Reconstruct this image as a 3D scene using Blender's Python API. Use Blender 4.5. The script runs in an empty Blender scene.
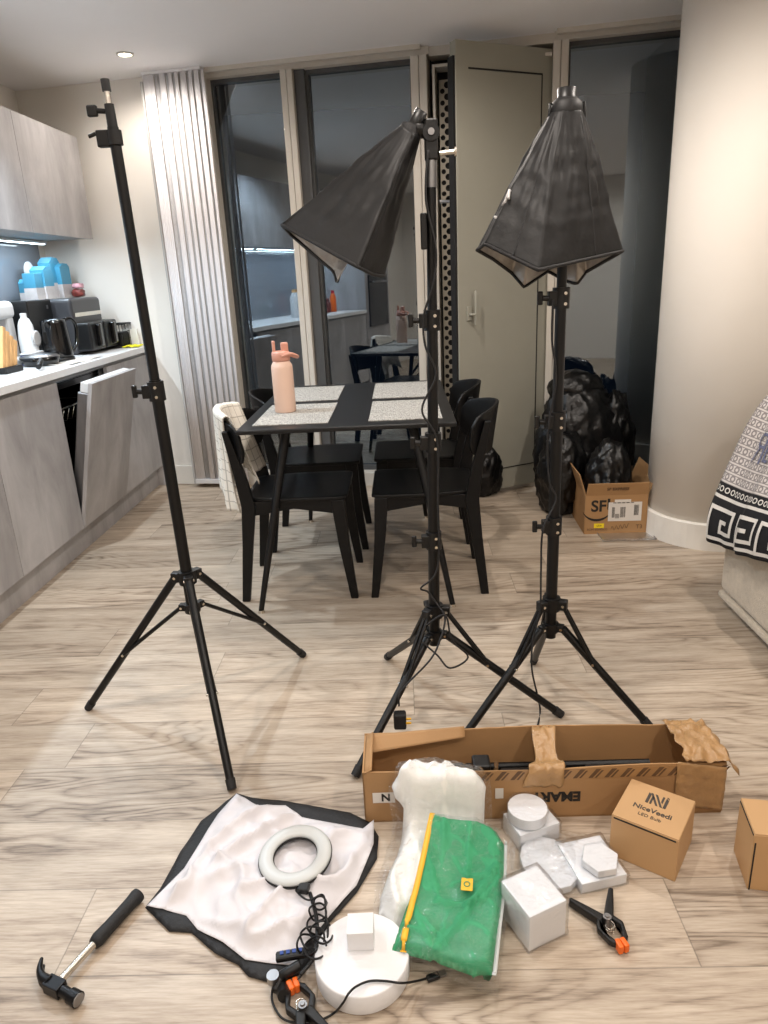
import bpy, bmesh, math, random
from mathutils import Vector, Matrix, noise, geometry
C = bpy.context.scene
random.seed(4)
PI = math.pi
R = math.radians
# ------------------------------------------------------------------ camera
F, W, HH, CH = 710.0, 768, 1024, 1.30
def _r(u, v): return Vector(((u-W/2)/F, -(v-HH/2)/F, -1.0))
_Z = -_r(488, 2646); _Z.normalize()
_Y = _r(400, 275); _Y -= _Y.dot(_Z)*_Z; _Y.normalize()
_X = _Y.cross(_Z)
ROT = Matrix((_X, _Y, _Z))
cam = bpy.data.cameras.new('camera'); cam.sensor_fit = 'VERTICAL'; cam.sensor_height = 36
cam.lens = F/HH*36; cam.clip_start = .02
co = bpy.data.objects.new('camera', cam); C.collection.objects.link(co)
co.matrix_world = Matrix.Translation((0, 0, CH)) @ ROT.to_4x4()
C.camera = co
CAMP = Vector((0, 0, CH))
# ------------------------------------------------------------------ exposure, world
C.view_settings.view_transform = 'Standard'; C.view_settings.look = 'None'
C.view_settings.exposure = 0.24; C.view_settings.gamma = 1.0
try: C.view_settings.use_curve_mapping = False
except Exception: pass
wd = bpy.data.worlds.new('night'); C.world = wd; wd.use_nodes = True
wd.node_tree.nodes['Background'].inputs[0].default_value = (.006, .011, .02, 1)
wd.node_tree.nodes['Background'].inputs[1].default_value = .35
WARM = (1.0, .905, .82); COOL = (.74, .88, 1.0)
# ceiling spots: (x, y, power, colour, label)
SPOTS = [(-1.39, 4.24, 21, WARM, 'small round recessed spotlight glowing in the ceiling above the end of the worktop'),
         (-1.42, 3.05, 84, COOL, 'cool white recessed spotlight in the ceiling above the open dishwasher'),
         (-1.45, 1.25, 34, WARM, 'warm recessed spotlight in the ceiling above the hammer side of the floor'),
         (-.10, 3.28, 44, WARM, 'warm recessed spotlight in the ceiling above the dining table'),
         (.05, 1.55, 40, WARM, 'warm recessed spotlight in the ceiling above the light stands'),
         (1.25, 2.14, 46, WARM, 'warm recessed spotlight in the ceiling between the rounded wall and the sofa'),
         (1.25, .35, 50, WARM, 'warm recessed spotlight in the ceiling over the near end of the sofa'),
         (-.05, -.30, 54, WARM, 'warm recessed spotlight in the ceiling just behind the camera'),
         (-1.3, -.9, 30, WARM, 'warm recessed spotlight in the ceiling at the back left of the room'),
         (1.3, -1.3, 36, WARM, 'warm recessed spotlight in the ceiling at the back right of the room')]
STRIP_POWER = 22
CEIL = 2.46

# ------------------------------------------------------------------ pixel helpers (photo pixel -> point in the room)
def ray(u, v): return ROT @ _r(u, v)
def P(u, v, z=0.0):
    d = ray(u, v); return CAMP + d*((z-CH)/d.z)
def PY(u, v, y):
    d = ray(u, v); return CAMP + d*(y/d.y)
def PX(u, v, x):
    d = ray(u, v); return CAMP + d*(x/d.x)

# ------------------------------------------------------------------ materials
def lin(c): return tuple(((x/255)/12.92 if x/255 <= .04045 else ((x/255+.055)/1.055)**2.4) for x in c)
class NT:
    def __init__(s, name):
        s.m = bpy.data.materials.new(name); s.m.use_nodes = True
        s.t = s.m.node_tree; s.b = s.t.nodes['Principled BSDF']; s.out = s.t.nodes['Material Output']
    def n(s, typ, **kw):
        o = s.t.nodes.new(typ)
        for k, v in kw.items():
            if k.startswith('i_'):
                key = k[2:]; key = int(key) if key.isdigit() else key.replace('_', ' ')
                o.inputs[key].default_value = v
            else: setattr(o, k, v)
        return o
    def l(s, a, b): s.t.links.new(a, b)
def mat(name, col, rough=.5, metal=0, var=.06, scale=6, bump=0, bscale=40, stretch=(1, 1, 1), emit=None, estr=0, spec=.5, alpha=1, coat=0, sheen=0, detail=4):
    k = NT(name); b = k.b
    c = lin(col)
    tc = k.n('ShaderNodeTexCoord'); mp = k.n('ShaderNodeMapping'); mp.inputs['Scale'].default_value = stretch
    k.l(tc.outputs['Object'], mp.inputs['Vector'])
    if var > 0:
        nz = k.n('ShaderNodeTexNoise', i_Scale=scale, i_Detail=detail); k.l(mp.outputs[0], nz.inputs['Vector'])
        rp = k.n('ShaderNodeValToRGB'); e = rp.color_ramp.elements
        e[0].position = .3; e[1].position = .7
        e[0].color = tuple(x*(1-var) for x in c)+(1,); e[1].color = tuple(min(1, x*(1+var)) for x in c)+(1,)
        k.l(nz.outputs[0], rp.inputs[0]); k.l(rp.outputs[0], b.inputs['Base Color'])
    else: b.inputs['Base Color'].default_value = c+(1,)
    b.inputs['Roughness'].default_value = rough; b.inputs['Metallic'].default_value = metal
    b.inputs['Specular IOR Level'].default_value = spec
    if coat: b.inputs['Coat Weight'].default_value = coat
    if sheen: b.inputs['Sheen Weight'].default_value = sheen
    if bump:
        n2 = k.n('ShaderNodeTexNoise', i_Scale=bscale, i_Detail=5); k.l(mp.outputs[0], n2.inputs['Vector'])
        bp = k.n('ShaderNodeBump', i_Strength=bump, i_Distance=.01); k.l(n2.outputs[0], bp.inputs['Height']); k.l(bp.outputs[0], b.inputs['Normal'])
    if emit is not None:
        b.inputs['Emission Color'].default_value = tuple(emit)+(1,); b.inputs['Emission Strength'].default_value = estr
    if alpha < 1: b.inputs['Alpha'].default_value = alpha
    return k.m
M = {}
M['wall'] = mat('wall_paint', (232, 227, 219), .85, var=.015, scale=3, bump=.03, bscale=200)
M['ceil'] = mat('ceiling_paint', (238, 235, 234), .9, var=.015, scale=2)
M['skirt'] = mat('skirting_paint', (230, 226, 218), .5, var=.01)
M['frame'] = mat('window_frame_paint', (196, 189, 178), .45, var=.03)
M['framedark'] = mat('dark_frame_reveal', (72, 72, 72), .5, var=.05)
M['doorp'] = mat('door_paint', (150, 148, 136), .5, var=.02)
M['black'] = mat('black_gap', (12, 12, 13), .7, var=0)
M['perf'] = mat('perforated_metal', (150, 142, 128), .5, metal=.2, var=.03)
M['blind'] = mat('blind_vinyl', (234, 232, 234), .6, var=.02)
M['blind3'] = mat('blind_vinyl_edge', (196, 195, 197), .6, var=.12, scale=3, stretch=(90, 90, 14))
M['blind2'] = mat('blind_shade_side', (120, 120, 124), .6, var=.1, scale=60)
def cab_mat():
    k = NT('concrete_look_laminate'); tc = k.n('ShaderNodeTexCoord')
    mp = k.n('ShaderNodeMapping'); mp.inputs['Scale'].default_value = (2.5, 2.5, .9); k.l(tc.outputs['Object'], mp.inputs[0])
    a = k.n('ShaderNodeTexNoise', i_Scale=2.0, i_Detail=8, i_Roughness=.62, i_Distortion=.5); k.l(mp.outputs[0], a.inputs['Vector'])
    rp = k.n('ShaderNodeValToRGB'); e = rp.color_ramp.elements; e[0].position = .3; e[1].position = .72
    e[0].color = lin((140, 137, 137))+(1,); e[1].color = lin((184, 181, 181))+(1,)
    k.l(a.outputs[0], rp.inputs[0]); k.l(rp.outputs[0], k.b.inputs['Base Color']); k.b.inputs['Roughness'].default_value = .5
    return k.m
M['cab'] = cab_mat()
M['cabedge'] = mat('cabinet_edge', (150, 146, 142), .5, var=.03)
M['carcass'] = mat('cabinet_carcass', (150, 148, 146), .6, var=.03)
M['rail'] = mat('worktop_shadow_rail', (140, 138, 136), .5, var=.02)
M['work'] = mat('white_worktop', (222, 222, 222), .35, var=.03, scale=40)
M['splash'] = mat('grey_glass_splashback', (128, 134, 142), .12, var=.02, coat=.5)
M['led'] = mat('led_strip', (240, 250, 255), .5, var=0, emit=(.8, .93, 1), estr=7)
M['spotlens'] = mat('spot_lens', (255, 240, 210), .5, var=0, emit=(1, .9, .7), estr=22)
M['white'] = mat('white_plastic', (208, 208, 208), .4, var=.01)
M['spotrim'] = mat('spot_rim', (200, 196, 190), .4, var=.01)
M['bm'] = mat('satin_black_metal', (10, 10, 11), .38, var=.1, spec=.35)
M['bp'] = mat('matt_black_plastic', (11, 11, 12), .42, var=.1, spec=.4)
M['rub'] = mat('black_rubber', (22, 22, 24), .65, var=.1, bump=.2, bscale=120)
M['chrome'] = mat('chrome', (210, 205, 195), .22, metal=1, var=.05)
M['steel'] = mat('brushed_steel', (150, 150, 152), .35, metal=1, var=.1, scale=20, stretch=(1, 1, .05))
M['chair'] = mat('black_stained_ash', (7, 7, 8), .46, var=.25, scale=5, bump=.04, bscale=20, stretch=(1, 8, 8), spec=.28)
M['table'] = mat('black_table_top', (15, 16, 18), .4, var=.12, scale=5, spec=.4)
M['soft'] = mat('black_nylon', (15, 15, 16), .56, var=.15, scale=8, bump=.25, bscale=24, spec=.4)
M['silver'] = mat('silver_lining', (170, 164, 156), .35, metal=.5, var=.2, scale=30, bump=.3, bscale=60)
M['trash'] = mat('black_polythene', (8, 8, 9), .3, var=.3, scale=6, bump=.9, bscale=16, spec=.4)
M['kraft'] = mat('brown_cardboard', (164, 126, 84), .75, var=.07, scale=4, bump=.04, bscale=120)
M['kraft2'] = mat('smooth_kraft_card', (186, 148, 104), .6, var=.03, scale=3)
M['kraftin'] = mat('cardboard_inside', (146, 112, 74), .8, var=.08, scale=5)
M['ink'] = mat('black_print', (30, 26, 22), .7, var=.1)
M['brownink'] = mat('brown_printed_tape', (96, 70, 46), .6, var=.15)
M['paperw'] = mat('white_label_paper', (214, 208, 200), .6, var=.03)
M['yellow'] = mat('yellow_sticker', (236, 208, 30), .6, var=.03)
M['foam'] = mat('white_foam', (226, 226, 228), .75, var=.01, bump=.05, bscale=150)
M['cloth'] = mat('white_diffuser_nylon', (214, 211, 214), .62, var=.02, bump=.06, bscale=60, spec=.3)
M['cream'] = mat('white_muslin', (236, 234, 229), .85, var=.04, scale=9, bump=.2, bscale=40)
M['green'] = mat('green_muslin', (48, 142, 96), .7, var=.10, scale=10, bump=.2, bscale=60)
M['gold'] = mat('yellow_bag_seal', (232, 176, 40), .5, var=.05)
M['pink'] = mat('peach_powder_coat', (230, 196, 176), .45, var=.01)
M['pinkd'] = mat('peach_lid', (208, 150, 130), .4, var=.02)
M['hammerb'] = mat('hammer_black_steel', (24, 24, 26), .35, metal=.6, var=.2)
M['orange'] = mat('orange_plastic', (232, 104, 24), .4, var=.03)
M['ringw'] = mat('ring_diffuser', (196, 199, 198), .35, var=.02)
M['blue'] = mat('blue_carton', (66, 142, 172), .5, var=.05)
M['bluew'] = mat('carton_white_panel', (196, 190, 188), .5, var=.08, scale=30)
M['navy'] = mat('dark_blue_packet', (28, 64, 140), .5, var=.05)
M['teal'] = mat('teal_box', (84, 158, 150), .5, var=.05)
M['redb'] = mat('red_wrapper', (112, 50, 44), .4, var=.4, scale=40)
M['pinkw'] = mat('pink_wrapper', (200, 150, 160), .4, var=.3, scale=50)
M['yel'] = mat('yellow_cloth', (232, 224, 40), .8, var=.05)
M['wood'] = mat('light_wood', (206, 160, 106), .5, var=.2, scale=6, stretch=(10, 10, 1))
M['grey'] = mat('grey_plastic', (176, 174, 172), .4, var=.03)
M['dgrey'] = mat('dark_grey_plastic', (54, 54, 57), .4, var=.06)
M['glossb'] = mat('gloss_black', (8, 8, 9), .12, var=.1, spec=.6)
M['sofa'] = mat('oatmeal_upholstery', (196, 184, 166), .95, var=.08, scale=60, bump=.4, bscale=260, sheen=.3)
M['oven'] = mat('oven_glass', (18, 18, 20), .1, var=0)
def placemat_mat():
    k = NT('woven_placemat'); tc = k.n('ShaderNodeTexCoord')
    mp = k.n('ShaderNodeMapping'); mp.inputs['Scale'].default_value = (40, 260, 1); k.l(tc.outputs['Object'], mp.inputs[0])
    a = k.n('ShaderNodeTexNoise', i_Scale=1.0, i_Detail=3); k.l(mp.outputs[0], a.inputs['Vector'])
    mp2 = k.n('ShaderNodeMapping'); mp2.inputs['Scale'].default_value = (260, 30, 1); k.l(tc.outputs['Object'], mp2.inputs[0])
    a2 = k.n('ShaderNodeTexNoise', i_Scale=1.0, i_Detail=2); k.l(mp2.outputs[0], a2.inputs['Vector'])
    ad = k.n('ShaderNodeMath', operation='ADD'); k.l(a.outputs[0], ad.inputs[0]); k.l(a2.outputs[0], ad.inputs[1])
    hv = k.n('ShaderNodeMath', operation='MULTIPLY'); hv.inputs[1].default_value = .5; k.l(ad.outputs[0], hv.inputs[0])
    rp = k.n('ShaderNodeValToRGB'); e = rp.color_ramp.elements; e[0].position = .38; e[1].position = .62
    e[0].color = lin((112, 110, 106))+(1,); e[1].color = lin((196, 192, 184))+(1,)
    k.l(hv.outputs[0], rp.inputs[0]); k.l(rp.outputs[0], k.b.inputs['Base Color']); k.b.inputs['Roughness'].default_value = .8
    return k.m
M['mat'] = placemat_mat()
def floor_mat():
    k = NT('limed_oak_planks'); tc = k.n('ShaderNodeTexCoord')
    sep = k.n('ShaderNodeSeparateXYZ'); k.l(tc.outputs['Object'], sep.inputs[0])
    L_, Wd, Y0 = 1.28, .2145, 1.04
    def mth(op, a, b=None):
        o = k.n('ShaderNodeMath', operation=op)
        for i, q in enumerate((a, b)):
            if q is None: continue
            if isinstance(q, (int, float)): o.inputs[i].default_value = q
            else: k.l(q, o.inputs[i])
        return o.outputs[0]
    row_f = mth('DIVIDE', mth('SUBTRACT', sep.outputs['Y'], Y0), Wd); row = mth('FLOOR', row_f); fy = mth('FRACT', row_f)
    wn = k.n('ShaderNodeTexWhiteNoise', noise_dimensions='1D'); k.l(row, wn.inputs['W'])
    xf = mth('ADD', mth('DIVIDE', sep.outputs['X'], L_), mth('MULTIPLY', wn.outputs['Value'], 1.0))
    col = mth('FLOOR', xf); fx = mth('FRACT', xf)
    cmb = k.n('ShaderNodeCombineXYZ'); k.l(row, cmb.inputs[0]); k.l(col, cmb.inputs[1])
    wn2 = k.n('ShaderNodeTexWhiteNoise', noise_dimensions='2D'); k.l(cmb.outputs[0], wn2.inputs['Vector'])
    # grain, offset per plank
    off = k.n('ShaderNodeVectorMath', operation='SCALE'); k.l(wn2.outputs['Color'], off.inputs[0]); off.inputs['Scale'].default_value = 13.0
    addv = k.n('ShaderNodeVectorMath', operation='ADD'); k.l(tc.outputs['Object'], addv.inputs[0]); k.l(off.outputs[0], addv.inputs[1])
    def nz(sx, sy, det, rough, dist=0.0):
        mp = k.n('ShaderNodeMapping'); mp.inputs['Scale'].default_value = (sx, sy, 1); k.l(addv.outputs[0], mp.inputs[0])
        g_ = k.n('ShaderNodeTexNoise', i_Scale=1.0, i_Detail=det, i_Roughness=rough, i_Distortion=dist); k.l(mp.outputs[0], g_.inputs['Vector']); return g_
    g = nz(2.2, 20, 4, .55, .3)            # broad streaks
    fine = nz(14, 210, 3, .7)              # fine grain
    cont = nz(1.15, 6.0, 2, .45, .5)       # cathedral figure
    rings = mth('FRACT', mth('MULTIPLY', cont.outputs[0], 15.0)); rings = mth('POWER', mth('ABSOLUTE', mth('SUBTRACT', rings, .5)), 2.0)
    patch = nz(.9, 3.0, 2, .5)
    pm = k.n('ShaderNodeMapRange'); pm.inputs['From Min'].default_value = .40; pm.inputs['From Max'].default_value = .62; k.l(patch.outputs[0], pm.inputs[0])
    mix = mth('ADD', mth('MULTIPLY', g.outputs[0], .52), mth('MULTIPLY', fine.outputs[0], .40))
    mix = mth('ADD', mix, .055)
    mix = mth('SUBTRACT', mix, mth('MULTIPLY', mth('MULTIPLY', rings, pm.outputs[0]), .62))
    rp = k.n('ShaderNodeValToRGB'); e = rp.color_ramp.elements
    e[0].position = .32; e[0].color = lin((120, 104, 88))+(1,); e[1].position = .64; e[1].color = lin((199, 185, 167))+(1,)
    m_ = rp.color_ramp.elements.new(.46); m_.color = lin((170, 154, 136))+(1,)
    k.l(mix, rp.inputs[0])
    tint = k.n('ShaderNodeMapRange'); tint.inputs['To Min'].default_value = .86; tint.inputs['To Max'].default_value = 1.08; k.l(wn2.outputs['Value'], tint.inputs[0])
    seam = mth('MINIMUM', mth('MULTIPLY', mth('MINIMUM', fy, mth('SUBTRACT', 1.0, fy)), Wd), mth('MULTIPLY', mth('MINIMUM', fx, mth('SUBTRACT', 1.0, fx)), L_))
    sm = k.n('ShaderNodeMapRange'); sm.inputs['From Max'].default_value = .0022; sm.inputs['To Min'].default_value = .5; k.l(seam, sm.inputs[0])
    tt = mth('MULTIPLY', tint.outputs[0], sm.outputs[0])
    fin = k.n('ShaderNodeVectorMath', operation='SCALE'); k.l(rp.outputs[0], fin.inputs[0]); k.l(tt, fin.inputs['Scale'])
    k.l(fin.outputs[0], k.b.inputs['Base Color'])
    rr = k.n('ShaderNodeMapRange'); rr.inputs['To Min'].default_value = .5; rr.inputs['To Max'].default_value = .36; k.l(g.outputs[0], rr.inputs[0]); k.l(rr.outputs[0], k.b.inputs['Roughness'])
    bp = k.n('ShaderNodeBump', i_Strength=.12, i_Distance=.004); k.l(mth('MULTIPLY', mix, sm.outputs[0]), bp.inputs['Height']); k.l(bp.outputs[0], k.b.inputs['Normal'])
    return k.m
M['floor'] = floor_mat()
def glass_mat():
    k = NT('coated_window_glass')
    tr = k.n('ShaderNodeBsdfTransparent'); tr.inputs[0].default_value = (.75, .82, .88, 1)
    gl = k.n('ShaderNodeBsdfGlossy'); gl.inputs['Roughness'].default_value = .012; gl.inputs['Color'].default_value = (.86, .93, .97, 1)
    lw = k.n('ShaderNodeFresnel', i_IOR=2.45); mx = k.n('ShaderNodeMixShader')
    k.l(lw.outputs[0], mx.inputs[0]); k.l(tr.outputs[0], mx.inputs[1]); k.l(gl.outputs[0], mx.inputs[2]); k.l(mx.outputs[0], k.out.inputs['Surface'])
    return k.m
M['glass'] = glass_mat()
def film_mat(name, tint=(.96, .97, .98), gloss=.10, bs=24, st=.7, rough=.12):
    k = NT(name)
    tr = k.n('ShaderNodeBsdfTransparent'); tr.inputs[0].default_value = tint+(1,)
    gl = k.n('ShaderNodeBsdfGlossy'); gl.inputs['Roughness'].default_value = rough; gl.inputs['Color'].default_value = (1, 1, 1, 1)
    tc = k.n('ShaderNodeTexCoord'); nz = k.n('ShaderNodeTexNoise', i_Scale=bs, i_Detail=4, i_Distortion=.8); k.l(tc.outputs['Object'], nz.inputs['Vector'])
    bp = k.n('ShaderNodeBump', i_Strength=st, i_Distance=.02); k.l(nz.outputs[0], bp.inputs['Height']); k.l(bp.outputs[0], gl.inputs['Normal'])
    lw = k.n('ShaderNodeLayerWeight', i_Blend=.25); k.l(bp.outputs[0], lw.inputs['Normal'])
    ad = k.n('ShaderNodeMath', operation='ADD', use_clamp=True); ad.inputs[1].default_value = gloss; k.l(lw.outputs['Facing'], ad.inputs[0])
    mu = k.n('ShaderNodeMath', operation='MULTIPLY'); mu.inputs[1].default_value = .55; k.l(ad.outputs[0], mu.inputs[0])
    mx = k.n('ShaderNodeMixShader'); k.l(mu.outputs[0], mx.inputs[0]); k.l(tr.outputs[0], mx.inputs[1]); k.l(gl.outputs[0], mx.inputs[2]); k.l(mx.outputs[0], k.out.inputs['Surface'])
    return k.m
M['film'] = film_mat('clear_polybag', gloss=.035, bs=30, st=.9, rough=.045)
M['wrap'] = film_mat('clear_shrink_wrap', gloss=.015, bs=40, st=.22, rough=.10)
def blanket_mat():
    k = NT('chain_pattern_blanket'); uv = k.n('ShaderNodeUVMap'); sp = k.n('ShaderNodeSeparateXYZ'); k.l(uv.outputs[0], sp.inputs[0])
    def mth(op, a, b=None, c=None):
        o = k.n('ShaderNodeMath', operation=op)
        for i, q in enumerate((a, b, c)):
            if q is None: continue
            if isinstance(q, (int, float)): o.inputs[i].default_value = q
            else: k.l(q, o.inputs[i])
        return o.outputs[0]
    U, V = sp.outputs[0], sp.outputs[1]     # metres; V=0 at the lower hem
    # chain links in rows 42 mm apart
    fr = mth('FRACT', mth('DIVIDE', V, .030)); fu = mth('FRACT', mth('DIVIDE', U, .024))
    inrow = mth('LESS_THAN', mth('ABSOLUTE', mth('SUBTRACT', fr, .5)), .36)
    dx = mth('MULTIPLY', mth('SUBTRACT', fu, .5), 1.0); dy = mth('MULTIPLY', mth('SUBTRACT', fr, .5), 1.1)
    rd = mth('SQRT', mth('ADD', mth('MULTIPLY', dx, dx), mth('MULTIPLY', dy, dy)))
    ring = mth('LESS_THAN', mth('ABSOLUTE', mth('SUBTRACT', rd, .30)), .11)
    link = mth('MAXIMUM', mth('MULTIPLY', ring, inrow), mth('LESS_THAN', mth('ABSOLUTE', mth('SUBTRACT', mth('ABSOLUTE', mth('SUBTRACT', fr, .5)), .36)), .05))
    c1 = k.n('ShaderNodeMix', data_type='RGBA'); k.l(link, c1.inputs[0]); c1.inputs[6].default_value = lin((206, 200, 196))+(1,); c1.inputs[7].default_value = lin((136, 130, 130))+(1,)
    # dark border below V = .2, with chain row .168-.2
    bd = mth('LESS_THAN', V, .205)
    chainrow = mth('MULTIPLY', mth('GREATER_THAN', V, .172), mth('LESS_THAN', V, .2))
    line = mth('MULTIPLY', mth('GREATER_THAN', V, .156), mth('LESS_THAN', V, .167))
    f2 = mth('FRACT', mth('DIVIDE', U, .024)); d2 = mth('SUBTRACT', f2, .5); e2 = mth('DIVIDE', mth('SUBTRACT', V, .186), .024)
    r2 = mth('SQRT', mth('ADD', mth('MULTIPLY', d2, d2), mth('MULTIPLY', e2, e2)))
    ring2 = mth('MULTIPLY', mth('LESS_THAN', mth('ABSOLUTE', mth('SUBTRACT', r2, .33)), .08), chainrow)
    wht = mth('MAXIMUM', line, ring2)
    c2 = k.n('ShaderNodeMix', data_type='RGBA'); k.l(wht, c2.inputs[0]); c2.inputs[6].default_value = lin((20, 20, 25))+(1,); c2.inputs[7].default_value = lin((214, 210, 204))+(1,)
    c3 = k.n('ShaderNodeMix', data_type='RGBA'); k.l(bd, c3.inputs[0]); k.l(c1.outputs[2], c3.inputs[6]); k.l(c2.outputs[2], c3.inputs[7])
    k.l(c3.outputs[2], k.b.inputs['Base Color']); k.b.inputs['Roughness'].default_value = .9
    return k.m
M['blanket'] = blanket_mat()
M['key'] = mat('blanket_white_yarn', (218, 214, 208), .9, var=.03)
M['bluegrey'] = mat('blanket_blue_lettering', (104, 108, 134), .9, var=.05)
def towel_mat():
    k = NT('checked_tea_towel'); tc = k.n('ShaderNodeTexCoord'); sp = k.n('ShaderNodeSeparateXYZ'); k.l(tc.outputs['UV'], sp.inputs[0])
    o = []
    for i in (0, 1):
        a = k.n('ShaderNodeMath', operation='MULTIPLY'); a.inputs[1].default_value = 17; k.l(sp.outputs[i], a.inputs[0])
        f = k.n('ShaderNodeMath', operation='FRACT'); k.l(a.outputs[0], f.inputs[0])
        g = k.n('ShaderNodeMath', operation='LESS_THAN'); g.inputs[1].default_value = .09; k.l(f.outputs[0], g.inputs[0]); o.append(g.outputs[0])
    mx = k.n('ShaderNodeMath', operation='MAXIMUM'); k.l(o[0], mx.inputs[0]); k.l(o[1], mx.inputs[1])
    c = k.n('ShaderNodeMix', data_type='RGBA'); k.l(mx.outputs[0], c.inputs[0]); c.inputs[6].default_value = lin((232, 227, 216))+(1,); c.inputs[7].default_value = lin((184, 178, 168))+(1,)
    k.l(c.outputs[2], k.b.inputs['Base Color']); k.b.inputs['Roughness'].default_value = .95
    return k.m
M['towel'] = towel_mat()

# ------------------------------------------------------------------ object helpers
def tag(o, label=None, cat=None, group=None, kind=None):
    if label: o['label'] = label
    if cat: o['category'] = cat
    if group: o['group'] = group
    if kind: o['kind'] = kind
    return o
def thing(name, label, cat, loc=(0, 0, 0), rz=0, group=None):
    o = bpy.data.objects.new(name, None); C.collection.objects.link(o)
    o.empty_display_size = .05; o.location = loc; o.rotation_euler = (0, 0, rz)
    return tag(o, label, cat, group)
def copy_tree(o, parent=None):
    c = o.copy(); C.collection.objects.link(c); c.parent = parent
    for ch in list(o.children): copy_tree(ch, c)
    return c
class MB:
    """collects shapes, builds ONE mesh object"""
    def __init__(s): s.bm = bmesh.new(); s.mi = 0; s.keep = False
    def _vf(s, verts, faces, T=None, smooth=False):
        vs = [s.bm.verts.new(T @ Vector(v) if T is not None else Vector(v)) for v in verts]
        out = []
        for f in faces:
            try:
                q = s.bm.faces.new([vs[i] for i in f]); q.material_index = s.mi; q.smooth = smooth; out.append(q)
            except ValueError: pass
        return vs, out
    def box(s, c, d, rz=0, T=None):
        x, y, z = d[0]/2, d[1]/2, d[2]/2
        v = [(-x, -y, -z), (x, -y, -z), (x, y, -z), (-x, y, -z), (-x, -y, z), (x, -y, z), (x, y, z), (-x, y, z)]
        f = [(0, 3, 2, 1), (4, 5, 6, 7), (0, 1, 5, 4), (1, 2, 6, 5), (2, 3, 7, 6), (3, 0, 4, 7)]
        m = Matrix.Translation(c) @ Matrix.Rotation(rz, 4, 'Z')
        if T is not None: m = T @ m
        s._vf(v, f, m); return s
    def hexa(s, lo, hi):
        s._vf(list(lo)+list(hi), [(0, 3, 2, 1), (4, 5, 6, 7), (0, 1, 5, 4), (1, 2, 6, 5), (2, 3, 7, 6), (3, 0, 4, 7)]); return s
    def cyl(s, p0, p1, r0, r1=None, n=16, cap=True):
        r1 = r0 if r1 is None else r1; p0 = Vector(p0); p1 = Vector(p1); d = (p1-p0)
        if d.length < 1e-6: return s
        q = d.to_track_quat('Z', 'Y').to_matrix()
        vs = [p0+q@Vector((r0*math.cos(2*PI*i/n), r0*math.sin(2*PI*i/n), 0)) for i in range(n)]
        vs += [p1+q@Vector((r1*math.cos(2*PI*i/n), r1*math.sin(2*PI*i/n), 0)) for i in range(n)]
        s._vf(vs, [(i, (i+1) % n, n+(i+1) % n, n+i) for i in range(n)], smooth=True)
        if cap:
            s._vf(vs[:n], [tuple(reversed(range(n)))]); s._vf(vs[n:], [tuple(range(n))])
        return s
    def tube(s, pts, r, n=8, close=False):
        pts = [Vector(p) for p in pts]; rings = []; m = len(pts)
        rs = r if isinstance(r, (list, tuple)) else [r]*m
        up = Vector((0, 0, 1))
        prev = None
        for i, p in enumerate(pts):
            a = pts[(i-1) % m] if (close or i > 0) else p; b = pts[(i+1) % m] if (close or i < m-1) else p
            t = (b-a).normalized() if (b-a).length > 1e-9 else Vector((0, 0, 1))
            if prev is None:
                u = t.cross(up) if abs(t.z) < .95 else t.cross(Vector((1, 0, 0)))
            else: u = prev - prev.dot(t)*t
            if u.length < 1e-6: u = t.cross(Vector((1, 0, 0)))
            u.normalize(); prev = u; w = t.cross(u)
            rings.append([s.bm.verts.new(p+(u*math.cos(2*PI*k/n)+w*math.sin(2*PI*k/n))*rs[i]) for k in range(n)])
        for i in range(m if close else m-1):
            A, B = rings[i], rings[(i+1) % m]
            for k in range(n):
                f = s.bm.faces.new((A[k], A[(k+1) % n], B[(k+1) % n], B[k])); f.smooth = True; f.material_index = s.mi
        if not close:
            for rg, rev in ((rings[0], True), (rings[-1], False)):
                f = s.bm.faces.new(list(reversed(rg)) if rev else rg); f.material_index = s.mi
        return s
    def lathe(s, prof, c=(0, 0, 0), n=28, T=None, smooth=True, cap=True):
        c = Vector(c); rings = []
        for (r, z) in prof:
            rings.append([s.bm.verts.new((T @ (Vector((r*math.cos(2*PI*k/n), r*math.sin(2*PI*k/n), z))) if T is not None else Vector((r*math.cos(2*PI*k/n), r*math.sin(2*PI*k/n), z)))+c) for k in range(n)])
        for A, B in zip(rings, rings[1:]):
            for k in range(n):
                f = s.bm.faces.new((A[k], A[(k+1) % n], B[(k+1) % n], B[k])); f.smooth = smooth; f.material_index = s.mi
        for rg, rev in (((rings[0], True), (rings[-1], False)) if cap else ()):
            f = s.bm.faces.new(list(reversed(rg)) if rev else rg); f.material_index = s.mi
        return s
    def prism(s, poly, z0, z1, T=None):
        n = len(poly); v = [(p[0], p[1], z0) for p in poly]+[(p[0], p[1], z1) for p in poly]
        s._vf(v, [tuple(reversed(range(n))), tuple(range(n, 2*n))]+[(i, (i+1) % n, n+(i+1) % n, n+i) for i in range(n)], T); return s
    def grid(s, fn, nu, nv, uvfn=None, smooth=True):
        vs = [[s.bm.verts.new(fn(i/nu, j/nv)) for j in range(nv+1)] for i in range(nu+1)]
        lay = s.bm.loops.layers.uv.verify() if uvfn else None
        for i in range(nu):
            for j in range(nv):
                f = s.bm.faces.new((vs[i][j], vs[i+1][j], vs[i+1][j+1], vs[i][j+1])); f.smooth = smooth; f.material_index = s.mi
                if uvfn:
                    for lp, (a, b) in zip(f.loops, ((i, j), (i+1, j), (i+1, j+1), (i, j+1))): lp[lay].uv = uvfn(a/nu, b/nv)
        return s
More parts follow.
